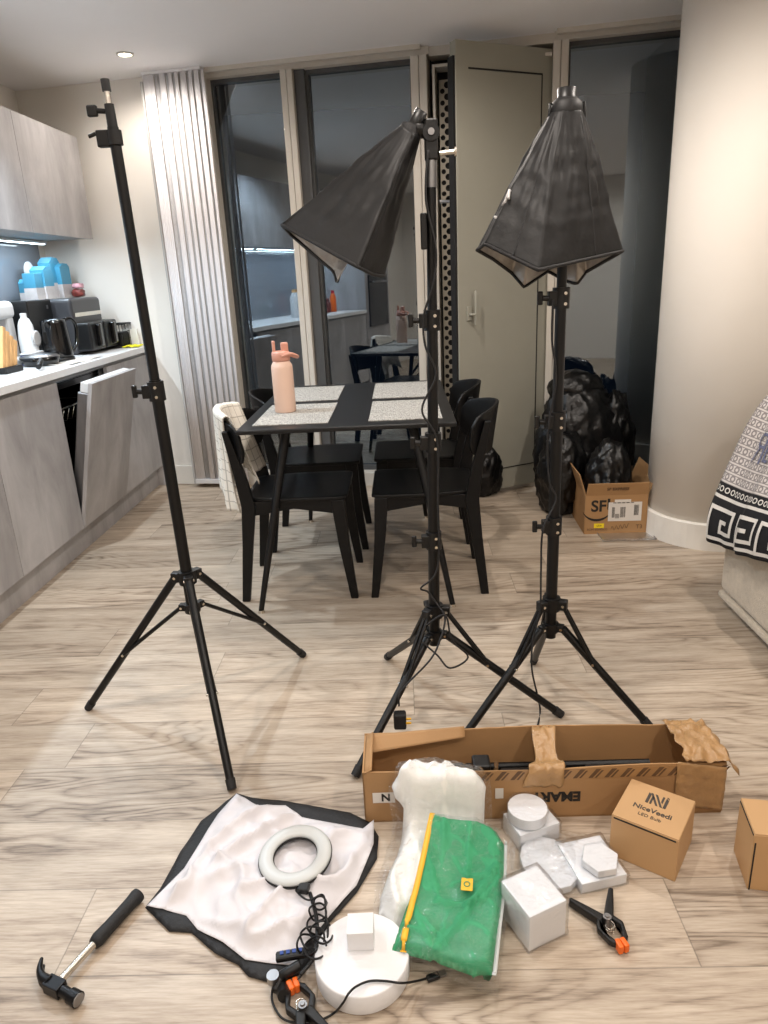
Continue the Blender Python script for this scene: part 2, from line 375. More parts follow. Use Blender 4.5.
    def build(s, name, mats, parent=None, bevel=0, solid=0, soff=-1, loc=None, sub=0, bsegs=2, smooth=False, fixn=True):
        if fixn and not s.keep: bmesh.ops.recalc_face_normals(s.bm, faces=s.bm.faces)
        me = bpy.data.meshes.new(name); s.bm.to_mesh(me); s.bm.free()
        if smooth:
            for p in me.polygons: p.use_smooth = True
        o = bpy.data.objects.new(name, me); C.collection.objects.link(o)
        for m in (mats if isinstance(mats, (list, tuple)) else [mats]): me.materials.append(m)
        if parent is not None: o.parent = parent
        if loc is not None: o.location = loc
        if sub: md = o.modifiers.new('sub', 'SUBSURF'); md.levels = md.render_levels = sub
        if solid:
            md = o.modifiers.new('solid', 'SOLIDIFY'); md.thickness = solid; md.offset = soff
            if isinstance(mats, (list, tuple)) and len(mats) > 1: md.material_offset = 1; md.material_offset_rim = 0
        if bevel:
            md = o.modifiers.new('bevel', 'BEVEL'); md.width = bevel; md.segments = bsegs; md.limit_method = 'ANGLE'; md.angle_limit = R(40)
        return o
def struct(o): o['kind'] = 'structure'; return o
def text_obj(txt, size, name, m, parent, T, depth=.0004, mirror=False, bold=0, space=1.0):
    cu = bpy.data.curves.new('t', 'FONT'); cu.body = txt; cu.size = size; cu.extrude = depth; cu.align_x = 'CENTER'; cu.align_y = 'CENTER'
    cu.offset = bold; cu.space_character = space
    t = bpy.data.objects.new('t', cu); C.collection.objects.link(t); bpy.context.view_layer.update()
    me = bpy.data.meshes.new_from_object(t.evaluated_get(bpy.context.evaluated_depsgraph_get()))
    bpy.data.objects.remove(t); 
    me.transform(T @ Matrix.Scale(-1, 4, (1, 0, 0)) if mirror else T)
    me.materials.clear(); me.materials.append(m)
    o = bpy.data.objects.new(name, me); C.collection.objects.link(o)
    if parent is not None: o.parent = parent
    return o
def bez(pts, n=8):
    """catmull-rom through points"""
    P_ = [Vector(p) for p in pts]; out = []
    for i in range(len(P_)-1):
        a = P_[max(i-1, 0)]; b = P_[i]; c = P_[i+1]; d = P_[min(i+2, len(P_)-1)]
        for k in range(n):
            t = k/n
            out.append(.5*((2*b)+(c-a)*t+(2*a-5*b+4*c-d)*t*t+(3*b-a-3*c+d)*t**3))
    out.append(P_[-1]); return out
def fn3(p, s=1.0): return noise.noise(Vector(p)*s)
def poly_dist(x, y, poly):
    best = 9
    n = len(poly)
    for i in range(n):
        ax, ay = poly[i]; bx, by = poly[(i+1) % n]; dx, dy = bx-ax, by-ay
        t = max(0, min(1, ((x-ax)*dx+(y-ay)*dy)/(dx*dx+dy*dy+1e-12)))
        best = min(best, math.hypot(x-ax-t*dx, y-ay-t*dy))
    return best
def inside(x, y, poly):
    c = False; n = len(poly); j = n-1
    for i in range(n):
        xi, yi = poly[i]; xj, yj = poly[j]
        if (yi > y) != (yj > y) and x < (xj-xi)*(y-yi)/(yj-yi)+xi: c = not c
        j = i
    return c
def sheet(poly, zf, step=.012):
    """flat outline filled with a fine grid, raised by zf(x, y, distance to edge)"""
    pts = []
    n = len(poly)
    for i in range(n):
        a, b = Vector(poly[i]), Vector(poly[(i+1) % n]); k = max(1, int((b-a).length/step))
        for j in range(k): pts.append(a+(b-a)*j/k)
    nb = len(pts); bl = [tuple(p) for p in pts]
    x0 = min(p.x for p in pts); x1 = max(p.x for p in pts); y0 = min(p.y for p in pts); y1 = max(p.y for p in pts)
    y = y0+step/2; odd = 0
    while y < y1:
        x = x0+step/2+(step/2 if odd else 0)
        while x < x1:
            if inside(x, y, bl) and poly_dist(x, y, poly) > step*.45: pts.append(Vector((x, y)))
            x += step
        y += step*.87; odd ^= 1
    res = geometry.delaunay_2d_cdt(pts, [(i, (i+1) % nb) for i in range(nb)], [], 1, 1e-5)
    m = MB(); m.keep = True
    vs = [m.bm.verts.new((p.x, p.y, zf(p.x, p.y, poly_dist(p.x, p.y, poly)))) for p in res[0]]
    for f in res[2]:
        try:
            q = m.bm.faces.new([vs[i] for i in f]); q.smooth = True
            q.normal_update()
            if q.normal.z < 0: q.normal_flip()
        except ValueError: pass
    return m
def pxpoly(pts, z=0): return [tuple(P(u, v, z).xy) for u, v in pts]
def sst(a, b, x):
    t = max(0, min(1, (x-a)/(b-a))); return t*t*(3-2*t)

# ================================================================== SETTING
FA = R(-9.5); FE = Vector((math.cos(FA), math.sin(FA), 0)); FN = Vector((-FE.y, FE.x, 0)); F0 = Vector((-1.42, 4.68, 0))
def fp(s, off=0, z=0): return F0+FE*s+FN*off+Vector((0, 0, z))        # point on the facade: s along, off outwards
def fbox(m, s0, s1, o0, o1, z0, z1):
    c = fp((s0+s1)/2, (o0+o1)/2, (z0+z1)/2); m.box(c, (s1-s0, o1-o0, z1-z0), FA); return m
KX = -2.28                                                              # kitchen wall
XR, YF = 3.1, -2.3
m = MB(); m.box((.4, 1.6, -.05), (6.2, 8.4, .1)); struct(m.build('floor', M['floor']))
m = MB(); m.box((.4, 1.6, CEIL+.05), (6.2, 8.4, .1)); struct(m.build('ceiling', M['ceil']))
m = MB(); m.box((KX-.05, 1.4, CEIL/2), (.1, 7.8, CEIL)); struct(m.build('wall_left', M['wall']))
m = MB(); fbox(m, -1.05, 0.0, .0, .12, 0, CEIL); struct(m.build('wall_back', M['wall']))
m = MB(); m.box((.4, YF-.05, CEIL/2), (6.0, .1, CEIL)); struct(m.build('wall_front', M['wall']))
m = MB(); m.box((XR+.05, .4, CEIL/2), (.1, 5.4, CEIL)); struct(m.build('wall_far_right', M['wall']))
# rounded wall at the right
cx, cy, rc = 1.520, 3.444, .305
def roundwall(r):
    poly = [(cx-r*math.cos(a), cy-r*math.sin(a)) for a in [-PI/2+PI*i/48 for i in range(49)]]+[(XR, cy-r), (XR, 4.9), (cx, 4.9)]
    return poly
m = MB(); m.prism(roundwall(rc), 0, CEIL); o = struct(m.build('wall_right', M['wall']))
for p in o.data.polygons: p.use_smooth = abs(p.normal.z) < .5
m = MB()
def skirt_run(m, pts, h=.13, t=.016):
    pts = [Vector((a[0], a[1], 0)) for a in pts]
    offs = []
    for i, p in enumerate(pts):
        a = pts[max(i-1, 0)]; b = pts[min(i+1, len(pts)-1)]; d = (b-a).normalized(); offs.append(Vector((d.y, -d.x, 0)))
    for i in range(len(pts)-1):
        a, b, na, nb = pts[i], pts[i+1], offs[i]*t, offs[i+1]*t
        z = Vector((0, 0, h)); z2 = Vector((0, 0, h-.006))
        m._vf([a+na, b+nb, b+nb+z2, a+na+z2, a+na*.6+z, b+nb*.6+z, a+z, b+z], [(0, 1, 2, 3), (3, 2, 5, 4), (4, 5, 7, 6)], smooth=False)
rw = [(cx-rc*math.cos(a), cy-rc*math.sin(a)) for a in [-PI/2+PI*i/32 for i in range(33)]]+[(XR, cy-rc)]
skirt_run(m, rw); struct(m.build('baseboard_right', M['skirt'], fixn=False))
m = MB(); fbox(m, -.30, .02, -.016, -.001, 0, .13); struct(m.build('baseboard_back', M['skirt'], bevel=.003))
# facade ------------------------------------------------------------
HEAD = 2.42
m = MB(); fbox(m, 0, 3.2, .13, .25, HEAD+.0, CEIL); fbox(m, 0.0, .36, .0, .2, 0, CEIL)
struct(m.build('wall_window_reveal', M['frame']))
m = MB(); fbox(m, .37, 1.60, -.05, -.02, CEIL-.022, CEIL); fbox(m, 2.31, 2.95, -.05, -.02, CEIL-.022, CEIL); struct(m.build('trim_1', M['frame']))
m = MB(); fbox(m, .36, 1.64, .0, .13, HEAD, CEIL); fbox(m, 1.64, 2.3, .02, .13, HEAD-.005, CEIL); fbox(m, 2.3, 3.2, .0, .13, HEAD, CEIL)
struct(m.build('trim_2', M['frame']))
m = MB(); fbox(m, .3, 1.66, -.02, .13, 0, .09); fbox(m, 1.66, 2.36, .0, .13, 0, .03); fbox(m, 2.36, 3.2, -.02, .13, 0, .09)
struct(m.build('trim_3', M['frame'], bevel=.003))
def window(name, s0, s1, mull=None):
    w = struct(thing(name, None, None, fp((s0+s1)/2)))
    w.rotation_euler = (0, 0, FA)
    L0, L1 = s0-(s0+s1)/2, s1-(s0+s1)/2
    def lb(m, a, b, o0, o1, z0, z1): m.box(((a+b)/2, (o0+o1)/2, (z0+z1)/2), (b-a, o1-o0, z1-z0))
    fr = MB(); t = .012
    lb(fr, L0-.0, L0+t, .05, .11, .09, HEAD); lb(fr, L1-t, L1, .05, .11, .09, HEAD); lb(fr, L0+t, L1-t, .05, .11, HEAD-.02, HEAD); lb(fr, L0+t, L1-t, .05, .11, .09, .12)
    struct(fr.build('window_frame', M['framedark'], w))
    pn = MB(); lb(pn, L0+t, L1-t, .078, .082, .12, HEAD-.02); struct(pn.build('pane', M['glass'], w))
    return w
window('window_1', .36, .80); window('window_2', .935, 1.54); window('window_3', 2.375, 3.05)
m = MB(); fbox(m, .80, .836, -.012, .13, 0, HEAD); fbox(m, .838, .872, -.012, .13, 0, HEAD); struct(m.build('trim_4', M['frame'], bevel=.004))
m = MB(); fbox(m, .872, .935, .02, .13, 0, HEAD); struct(m.build('trim_5', M['framedark'], bevel=.004))
m = MB(); fbox(m, 1.54, 1.585, -.012, .13, 0, HEAD); fbox(m, 1.587, 1.63, -.012, .13, 0, HEAD); struct(m.build('trim_6', M['frame'], bevel=.004))
m = MB(); fbox(m, 2.295, 2.334, -.012, .13, 0, HEAD); fbox(m, 2.336, 2.375, -.012, .13, 0, HEAD); struct(m.build('trim_7', M['frame'], bevel=.004))
# doorway with perforated panel
m = MB(); fbox(m, 1.63, 2.295, .125, .14, 0, HEAD); struct(m.build('trim_8', M['black']))
m = MB(); fbox(m, 1.657, 1.672, .0, .12, .03, 2.37); fbox(m, 1.672, 2.29, .0, .12, 2.355, 2.37); struct(m.build('trim_9', M['frame'], bevel=.002))
def perforated():
    t = thing('ventilation_grille', 'tall perforated metal panel with round holes beside the open grey door', 'vent', fp(1.90, .08, .03), FA)
    m = MB(); x0, x1, z0, z1 = -.216, .36, .02, 2.28
    px_, pz_ = .0262, .058; holes = []
    cxx = x0+.018; ci = 0
    while cxx < x1-.016:
        r = .0172 if ci % 2 else .0135; zz = z0+.03+(0 if ci % 2 else pz_/2)
        while zz < z1-.02: holes.append((cxx, zz, r)); zz += pz_
        cxx += px_; ci += 1
    pts = [Vector((x0, z0)), Vector((x1, z0)), Vector((x1, z1)), Vector((x0, z1))]; edges = [(0, 1), (1, 2), (2, 3), (3, 0)]; N_ = 12
    for (a, b, r) in holes:
        k0 = len(pts); pts += [Vector((a+r*math.cos(2*PI*k/N_), b+r*math.sin(2*PI*k/N_))) for k in range(N_)]; edges += [(k0+k, k0+(k+1) % N_) for k in range(N_)]
    res = geometry.delaunay_2d_cdt(pts, edges, [], 0, 1e-6)
    org = res[3]; hole_of = [(min(o_) if o_ else -1) for o_ in org]
    vs = [m.bm.verts.new((p.x, 0, p.y)) for p in res[0]]
    for f in res[2]:
        hs = set(((hole_of[i]-4)//N_ if hole_of[i] >= 4 else -1) for i in f)
        if len(hs) == 1 and -1 not in hs: continue
        try: m.bm.faces.new([vs[i] for i in f])
        except ValueError: pass
    m.build('perforated_plate', M['perf'], t, solid=.003)
    b = MB(); b.box((.08, .03, 1.15), (.6, .006, 2.3)); b.build('backing', M['black'], t)
    return t
perforated()
# door leaf
def door():
    hx, hy = .845, 4.36; w = .61; a = R(207)
    t = struct(thing('door_1', None, None, (hx, hy, 0), a))
    m = MB(); m.box((w/2, 0, 1.21), (w, .055, 2.36)); struct(m.build('door_leaf', M['doorp'], t, bevel=.003))
    g = MB()   # rebate line of the panel, on the room side (local +y after the turn)
    y = .0282
    for (x0, x1, z0, z1) in ((.075, .535, 2.265, 2.273), (.075, .081, .16, 2.27), (.075, .535, .155, .161)): g.box(((x0+x1)/2, y, (z0+z1)/2), (x1-x0, .003, z1-z0))
    struct(g.build('panel_groove', M['black'], t))
    e = MB(); e.box((w+.006, -.004, 1.2), (.013, .05, 2.24)); struct(e.build('door_seal', M['black'], t))
    h = MB(); h.box((.545, .034, 1.08), (.028, .012, .075)); h.tube([(.545, .04, 1.075), (.545, .062, 1.075), (.522, .066, 1.075)], .008, 10); h.tube([(.522, .066, 1.02), (.522, .066, 1.20)], .007, 10)
    struct(h.build('door_handle', M['doorp'], t, bevel=.002))
    l = MB(); l.tube([(w-.03, -.03, 1.66), (w-.03, -.05, 1.66), (w+.06, -.055, 1.66)], .009, 10); struct(l.build('latch', M['steel'], t))
    return t
door()
# stacked vertical blind
def blind():
    t = thing('vertical_blind', 'white vertical blind stacked at the left end of the windows', 'blind', fp(.185, -.07), FA)
    m = MB(); m.box((.0, .0, CEIL-.008), (.36, .05, .016)); m.build('headrail', M['blind'], t, bevel=.003)
    xs = [(-.172, .06, 0), (-.148, .012, 1), (-.128, .03, 0), (-.108, .008, 1), (-.094, .02, 0), (-.07, .022, 1), (-.045, .022, 0), (-.028, .01, 1), (-.012, .022, 0), (.006, .008, 1), (.025, .03, 0), (.05, .008, 1), (.068, .03, 0), (.09, .01, 1), (.108, .028, 0), (.128, .008, 1), (.146, .024, 0), (.166, .008, 1), (.178, .014, 0)]
    x = -.18
    m0 = MB(); m0.box((-.178, -.0, 1.22), (.012, .075, 2.38)); m0.build('side_channel', M['grey'], t)
    widths = [(.066, 0), (.018, 1), (.014, 1), (.034, 0), (.014, 1), (.026, 0), (.012, 1), (.022, 0), (.012, 1), (.034, 0), (.012, 1), (.020, 0), (.010, 1), (.030, 0), (.012, 1), (.016, 0)]
    xx = -.170
    for i, (w_, tw) in enumerate(widths):
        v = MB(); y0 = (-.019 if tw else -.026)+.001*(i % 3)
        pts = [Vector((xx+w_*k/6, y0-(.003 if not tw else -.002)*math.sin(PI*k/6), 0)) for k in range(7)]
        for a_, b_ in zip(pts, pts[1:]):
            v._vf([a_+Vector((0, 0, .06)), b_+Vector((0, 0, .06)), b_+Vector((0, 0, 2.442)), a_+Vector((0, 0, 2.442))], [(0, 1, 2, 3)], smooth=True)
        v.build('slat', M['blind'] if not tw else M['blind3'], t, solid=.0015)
        xx += w_+.0012
    b = MB(); b.box((0, 0, .045), (.36, .07, .03)); b.build('bottom_weight', M['white'], t, bevel=.003)
    return t
blind()

# ================================================================== LIGHTS
for i, (x, y, pw, lc, lab) in enumerate(SPOTS):
    t = thing('ceiling_light', None, 'ceiling light', (x, y, CEIL))
    m = MB(); m.lathe([(.034, -.001), (.045, -.001), (.045, -.006), (.036, -.008), (.034, -.004)], n=28, cap=False); m.build('rim', M['spotrim'], t, smooth=True)
    l = MB(); l.lathe([(.030, -.0035), (.0325, -.002)], n=24); l.build('lens', M['spotlens'], t)
    t['label'] = lab
    t['group'] = 'recessed ceiling spotlights'
    ld = bpy.data.lights.new('spot', 'SPOT'); ld.energy = pw; ld.color = lc; ld.spot_size = R(170 if i != 1 else 128); ld.spot_blend = .55; ld.shadow_soft_size = .028
    lo = bpy.data.objects.new('spot_lamp', ld); C.collection.objects.link(lo); lo.location = (x, y, CEIL-.02)
# ================================================================== KITCHEN
FX = -1.67; ZD0, ZD1 = .14, .885
def door_panel(m, y0, y1, z0, z1, x=FX, t=.02): m.box((x-t/2, (y0+y1)/2, (z0+z1)/2), (t, y1-y0-.004, z1-z0)); return m
bases = [(4.01, 4.68, 'grey stone-effect base cabinet next to the end wall, right of the dishwasher'),
         (2.786, 3.405, 'grey stone-effect base cabinet directly left of the open dishwasher'),
         (2.17, 2.786, 'grey stone-effect base cabinet cut by the left edge of the photo'),
         (1.55, 2.17, 'grey stone-effect base cabinet nearer the camera, beyond the left edge'),
         (.93, 1.55, 'grey stone-effect base cabinet beside the tall oven housing')]
for y0, y1, lab in bases:
    t = thing('base_cabinet', lab, 'cabinet', (FX-.3, (y0+y1)/2, 0), 0, 'grey base cabinets under the worktop')
    h = (y1-y0)/2
    b = MB(); b.box((-.01, 0, .51), (.53, 2*h-.002, .75)); b.build('body', M['carcass'], t)
    d = MB(); d.box((.29, 0, (ZD0+ZD1)/2), (.02, 2*h-.004, ZD1-ZD0)); d.build('door', M['cab'], t, bevel=.001)
# dishwasher, door ajar
t = thing('dishwasher', 'built-in dishwasher with its grey stone-effect door ajar', 'dishwasher', (FX-.3, 3.7075, 0))
b = MB()
for (c, d) in (((-.01, -.29, .51), (.53, .01, .75)), ((-.01, .29, .51), (.53, .01, .75)), ((-.27, 0, .51), (.01, .57, .75)), ((-.01, 0, .14), (.53, .57, .01)), ((-.01, 0, .875), (.53, .57, .01))): b.box(c, d)
b.build('body', M['glossb'], t)
ang = R(13)
TD = Matrix.Translation((.28, 0, .15)) @ Matrix.Rotation(ang, 4, 'Y')
d = MB(); d.box((.012, 0, .37), (.02, .595, .75), T=TD); dd = d.build('door', M['cab'], t, bevel=.001)
d = MB(); d.box((-.028, 0, .36), (.055, .56, .66), T=TD); d.build('inner_door', M['steel'], dd, bevel=.006)
d = MB(); d.box((-.02, 0, .715), (.045, .56, .05), T=TD); d.build('control_panel', M['white'], dd, bevel=.004)
b = MB()
for k in range(9): b.tube([(-.2, -.24+k*.06, .66), (.2, -.24+k*.06, .66), (.22, -.24+k*.06, .72)], .003, 6)
b.tube([(-.2, -.25, .73), (.22, -.25, .73), (.22, .25, .73), (-.2, .25, .73)], .004, 6, True)
b.build('rack', M['chrome'], t)
m = MB(); m.box((.22, 0, .85), (.06, .57, .03)); m.build('top_trim', M['glossb'], t)
m = MB(); m.box((FX-.055, 2.82, .07), (.018, 3.76, .14)); struct(m.build('trim_10', M['cab']))
m = MB(); m.box((FX-.05, 4.70, .45), (.14, .035, .9)); struct(m.build('trim_11', M['cab']))
t = thing('worktop', 'long white kitchen worktop running to the end wall', 'worktop', (-1.965, 2.83, .905))
m = MB(); m.box((0.0, 0, .018), (.62, 3.80, .036)); m.build('slab', M['work'], t, bevel=.003)
m = MB(); m.box((.265, 0, -.012), (.03, 3.78, .018)); m.build('shadow_rail', M['rail'], t)
WT = .942
m = MB(); m.box((KX+.006, 2.83, 1.27), (.012, 3.78, .655)); struct(m.build('trim_12', M['splash']))
m = MB(); m.box((-1.98, 4.735+.0, 1.0), (.55, .012, .10), FA); struct(m.build('trim_13', M['skirt']))
# wall cabinets
UX = -1.885; U0, U1 = 1.60, 2.165
ups = [(3.90, 4.66, 'grey stone-effect wall cabinet nearest the end wall, its door with a brown streak'), (3.15, 3.90, 'grey stone-effect wall cabinet cut by the left edge of the photo'),
       (2.40, 3.15, 'grey stone-effect wall cabinet beyond the left edge of the photo, third from the wall'), (1.65, 2.40, 'grey stone-effect wall cabinet beyond the left edge, fourth from the wall'), (.93, 1.65, 'grey stone-effect wall cabinet beside the tall oven housing')]
for y0, y1, lab in ups:
    t = thing('wall_cabinet', lab, 'cabinet', ((UX+KX)/2, (y0+y1)/2, U0), 0, 'grey wall cabinets')
    b = MB(); b.box((-.01, 0, (U1-U0)/2), (UX-KX-.02, y1-y0-.002, U1-U0)); b.build('body', M['carcass'], t)
    d = MB(); d.box(((UX-KX)/2-.01, 0, (U1-U0)/2-.004), (.02, y1-y0-.004, U1-U0)); d.build('door', M['cab'], t, bevel=.001)
m = MB(); m.box(((UX+KX)/2-.16+.16, 2.8, U0-.03), (.05, 3.6, .012))
t = thing('under_cabinet_light', 'white led strip glowing under the wall cabinets', 'light strip', (KX+.10, 2.8, U0-.012))
m = MB(); m.box((0, 0, 0), (.03, 3.66, .014)); m.build('housing', M['white'], t)
m = MB(); m.box((0.0, 0, -.009), (.02, 3.62, .004)); m.build('diffuser', M['led'], t)
for k in range(4):
    ld = bpy.data.lights.new('strip', 'AREA'); ld.shape = 'RECTANGLE'; ld.size = .03; ld.size_y = .8; ld.energy = STRIP_POWER/4; ld.color = COOL
    lo = bpy.data.objects.new('strip_lamp', ld); C.collection.objects.link(lo); lo.location = (-2.02, 1.35+k*.90, U0-.015)
# tall oven housing (seen reflected in the windows)
t = thing('oven_housing', 'tall grey housing with built-in black oven, reflected in the window glass', 'oven', (-1.97, .52, 0))
m = MB(); m.box((0, 0, 1.08), (.6, .78, 2.16)); m.build('body', M['cab'], t, bevel=.002)
m = MB(); m.box((.31, 0, 1.55), (.02, .6, .38)); m.build('microwave', M['oven'], t, bevel=.003)
m = MB(); m.box((.31, 0, 1.03), (.02, .6, .58)); ov = m.build('oven_door', M['oven'], t, bevel=.003)
m = MB(); m.tube([(.35, -.25, 1.24), (.35, .25, 1.24)], .01); m.build('handle', M['steel'], ov)

# ---- on the worktop
def carton(px0, px1, v0, v1, x, depth, label, peak=0, name='milk_carton', lower=True):
    a = PX(px0, v0, x); b = PX(px1, v0, x); y0, y1 = min(a.y, b.y), max(a.y, b.y); z0 = TOPZ; z1 = PX((px0+px1)/2, v1, x).z
    t = thing(name, label, 'carton', (x-depth/2, (y0+y1)/2+.06, z0), 0, 'blue and white cartons on the black appliance')
    h = z1-z0; w = (y1-y0)/2
    m = MB(); m.box((0, 0, h/2), (depth, 2*w-.002, h)); m.build('body', M['blue'], t, bevel=.002)
    m = MB(); m.box((.0, 0, h*.22), (depth+.002, 2*w, h*.44)); m.build('label_panel', M['bluew'], t)
    if peak:
        g = MB(); g.prism([(-w, 0), (w, 0), (w*.6, peak), (-w*.2, peak*1.1)], -depth/2, depth/2, Matrix.Translation((0, 0, h)) @ Matrix(((0, 0, 1, 0), (1, 0, 0, 0), (0, 1, 0, 0), (0, 0, 0, 1)))); g.build('flap', M['blue'], t)
    return t
TOPZ = 1.262
# air fryer / big black appliance
def obox(x0, x1, y0, y1, z0, z1, m): m.box(((x0+x1)/2, (y0+y1)/2, (z0+z1)/2), (x1-x0, y1-y0, z1-z0)); return m
t = thing('air_fryer', 'black two-drawer air fryer with a silver band near the end wall', 'air fryer', (-2.03, 4.385, WT))
m = MB(); m.box((-.0, 0.02, .16), (.28, .42, .315)); m.build('body', M['dgrey'], t, bevel=.02, bsegs=4)
m = MB(); m.box((.142, 0.02, .225), (.004, .37, .022)); m.build('silver_band', M['chrome'], t)
for yy in (-.10, .115):
    m = MB(); m.box((.185, yy, .10), (.09, .20, .16)); d = m.build('drawer', M['bp'], t, bevel=.012, bsegs=3)
    m = MB(); m.box((.24, yy, .105), (.035, .045, .13)); m.build('handle', M['glossb'], d, bevel=.008)
t = thing('bread_bin', 'black boxy appliance under the blue cartons', 'appliance', (-2.12, 4.03, WT))
m = MB(); m.box((0, 0.0, .16), (.26, .28, .32)); m.build('body', M['bp'], t, bevel=.008)
m = MB(); m.box((.132, .08, .28), (.006, .012, .02)); m.build('hinge', M['steel'], t)
for (a, b, v1, x, d, lab, pk) in ((27, 33.5, 283, -2.12, .07, 'blue carton with slanted top, leftmost of the cartons', .02), (32.5, 42, 273, -2.07, .07, 'plain flat-topped blue and white carton, second from the left', 0),
                             (42.5, 52, 270, -2.06, .08, 'blue and white carton left of the tallest one', .02), (50, 61, 263, -2.10, .07, 'tallest blue carton with a peaked top and pink label', .03), (60, 70, 267, -2.07, .07, 'rightmost blue and white carton beside the snack packets', .02)):
    carton(a, b, 296, v1, x, d, lab, pk)
t = thing('chopping_board', 'round-topped white board leaning on the splashback behind the cartons', 'board', (-2.25, 4.52, 1.262))
m = MB(); w = .055
m.prism([(-w, 0), (w, 0), (w, .16)]+[(w*math.cos(a), .16+w*math.sin(a)) for a in [PI*i/12 for i in range(13)]]+[(-w, .16)], -.005, .005, Matrix(((0, 0, 1, 0), (1, 0, 0, 0), (0, 1, 0, 0), (0, 0, 0, 1))))
m.build('board', M['white'], t, bevel=.002)
bd = t; bd.location = (-2.2, PX(31, 280, -2.2).y, TOPZ)
t = thing('snack_packet', 'pink and brown snack packet lying on top of the air fryer', 'packet', (-2.02, PX(78, 290, -2.02).y, TOPZ))
def packet(t, dims, mm, seed, z=0, rz=0):
    m = MB(); sx, sy, sz = dims
    bmesh.ops.create_icosphere(m.bm, subdivisions=3, radius=1)
    for v in m.bm.verts:
        p = v.co.copy(); f = lambda q: math.copysign(abs(q)**.55, q)
        v.co = Vector((f(p.x)*sx, f(p.y)*sy, f(p.z)*sz)); v.co += v.co.normalized()*noise.noise(p*3+Vector((seed, 0, 0)))*min(dims)*.5; v.co.z += z
    return m.build('pouch', mm, t, smooth=True)
packet(t, (.035, .03, .022), M['redb'], 1, .024); 
t2 = thing('snack_packet', 'pale pink crumpled packet on the red packet, right of the blue cartons', 'packet', (-2.02, PX(78, 290, -2.02).y+.01, TOPZ+.048)); packet(t2, (.03, .034, .016), M['pinkw'], 5, .018)
t = thing('teal_box', 'small teal box between the air fryer and the end wall', 'box', (-2.1, 4.70, WT)); m = MB(); m.box((0, -.02, .13), (.06, .05, .26)); m.build('carton', M['teal'], t, bevel=.002)
# kettle
t = thing('kettle', 'tall black electric kettle in front of the air fryer', 'kettle', (-1.86, PX(57, 345, -1.86).y, WT))
m = MB(); m.lathe([(.075, 0), (.08, .01), (.078, .02)], n=32); m.build('base', M['bp'], t)
m = MB(); m.lathe([(.074, .022), (.076, .03), (.07, .12), (.064, .20), (.062, .215), (.03, .222), (.002, .223)], n=36); m.build('body', M['glossb'], t)
m = MB(); m.tube(bez([(.04, .05, .212), (.055, .10, .215), (.06, .135, .17), (.055, .125, .09), (.045, .085, .045)], 6), .010, 10); m.build('handle', M['glossb'], t)
m = MB(); m.cyl((0, -.055, .19), (0, -.082, .215), .016, .010); m.build('spout', M['glossb'], t)
# frying pan with lid
t = thing('frying_pan', 'black frying pan with a steel rim and long handle on the worktop', 'frying pan', (-1.88, PX(40, 358, -1.88).y, WT))
m = MB(); m.lathe([(.07, 0), (.082, .004), (.10, .042), (.098, .042), (.08, .008), (.002, .006)], n=36); m.build('pan', M['glossb'], t)
m = MB(); m.lathe([(.099, .043), (.085, .052), (.04, .060), (.003, .062)], n=36); m.build('lid', M['steel'], t)
m = MB(); m.tube([(.045, -.085, .036), (.09, -.17, .04), (.12, -.25, .03), (.135, -.30, .02)], [.010, .011, .014, .012], 10); m.build('handle', M['bp'], t)
# knife block
t = thing('knife_block', 'light wooden slotted block with leaning wooden handles at the left edge', 'knife block', (-1.93, PX(9, 355, -1.93).y-.11, WT))
m = MB(); T = Matrix.Rotation(R(-22), 4, 'X')
for k in range(4):
    m2 = MB(); m2.box((0.035, -.045+.034*k, .10), (.022, .026, .22-.022*k), T=T); m2.build('wooden_handle', M['wood'], t, bevel=.004)
m.box((0, 0.02, .015), (.13, .16, .03)); m.build('base', M['bp'], t, bevel=.003)
# stand mixer and white jug
t = thing('stand_mixer', 'white and silver kitchen mixer by the splashback', 'mixer', (-2.08, PX(10, 340, -2.1).y-.14, WT))
m = MB(); m.box((0, 0, .02), (.2, .2, .04)); m.build('base', M['white'], t, bevel=.01)
m = MB(); m.box((0, .07, .14), (.09, .07, .22)); m.build('column', M['grey'], t, bevel=.015)
m = MB(); m.box((0, -.02, .28), (.11, .28, .09)); m.build('head', M['white'], t, bevel=.03, bsegs=4)
m = MB(); m.lathe([(.02, .04), (.07, .06), (.085, .15), (.083, .15), (.06, .065), (.002, .05)], c=(0, -.05, 0), n=30); m.build('bowl', M['steel'], t)
t = thing('white_flask', 'white rounded plastic jug with a cap between mixer and kettle', 'jug', (-1.97, PX(29, 345, -1.97).y, WT))
m = MB(); m.lathe([(.042, 0), (.046, .02), (.045, .13), (.036, .20), (.024, .23), (.017, .235)], n=30); m.build('body', M['white'], t)
m = MB(); m.cyl((0, 0, .235), (0, 0, .26), .016); m.build('cap', M['white'], t, bevel=.003)
m = MB(); m.lathe([(.034, 0), (.04, .004), (.04, .01), (.032, .012)], n=24, T=Matrix.Translation((.042, 0, .13)) @ Matrix.Rotation(PI/2, 4, 'Y')); m.build('dial', M['grey'], t)
t = thing('wipes_packet', 'dark blue and white soft packet in front of the white jug', 'packet', (-1.93, PX(31, 348, -1.93).y, WT)); 
m = MB(); m.box((0, 0, .03), (.06, .15, .055)); m.build('pouch', M['navy'], t, bevel=.012, bsegs=3)
m = MB(); m.box((0, 0, .062), (.055, .15, .01)); m.build('lid', M['white'], t, bevel=.004)
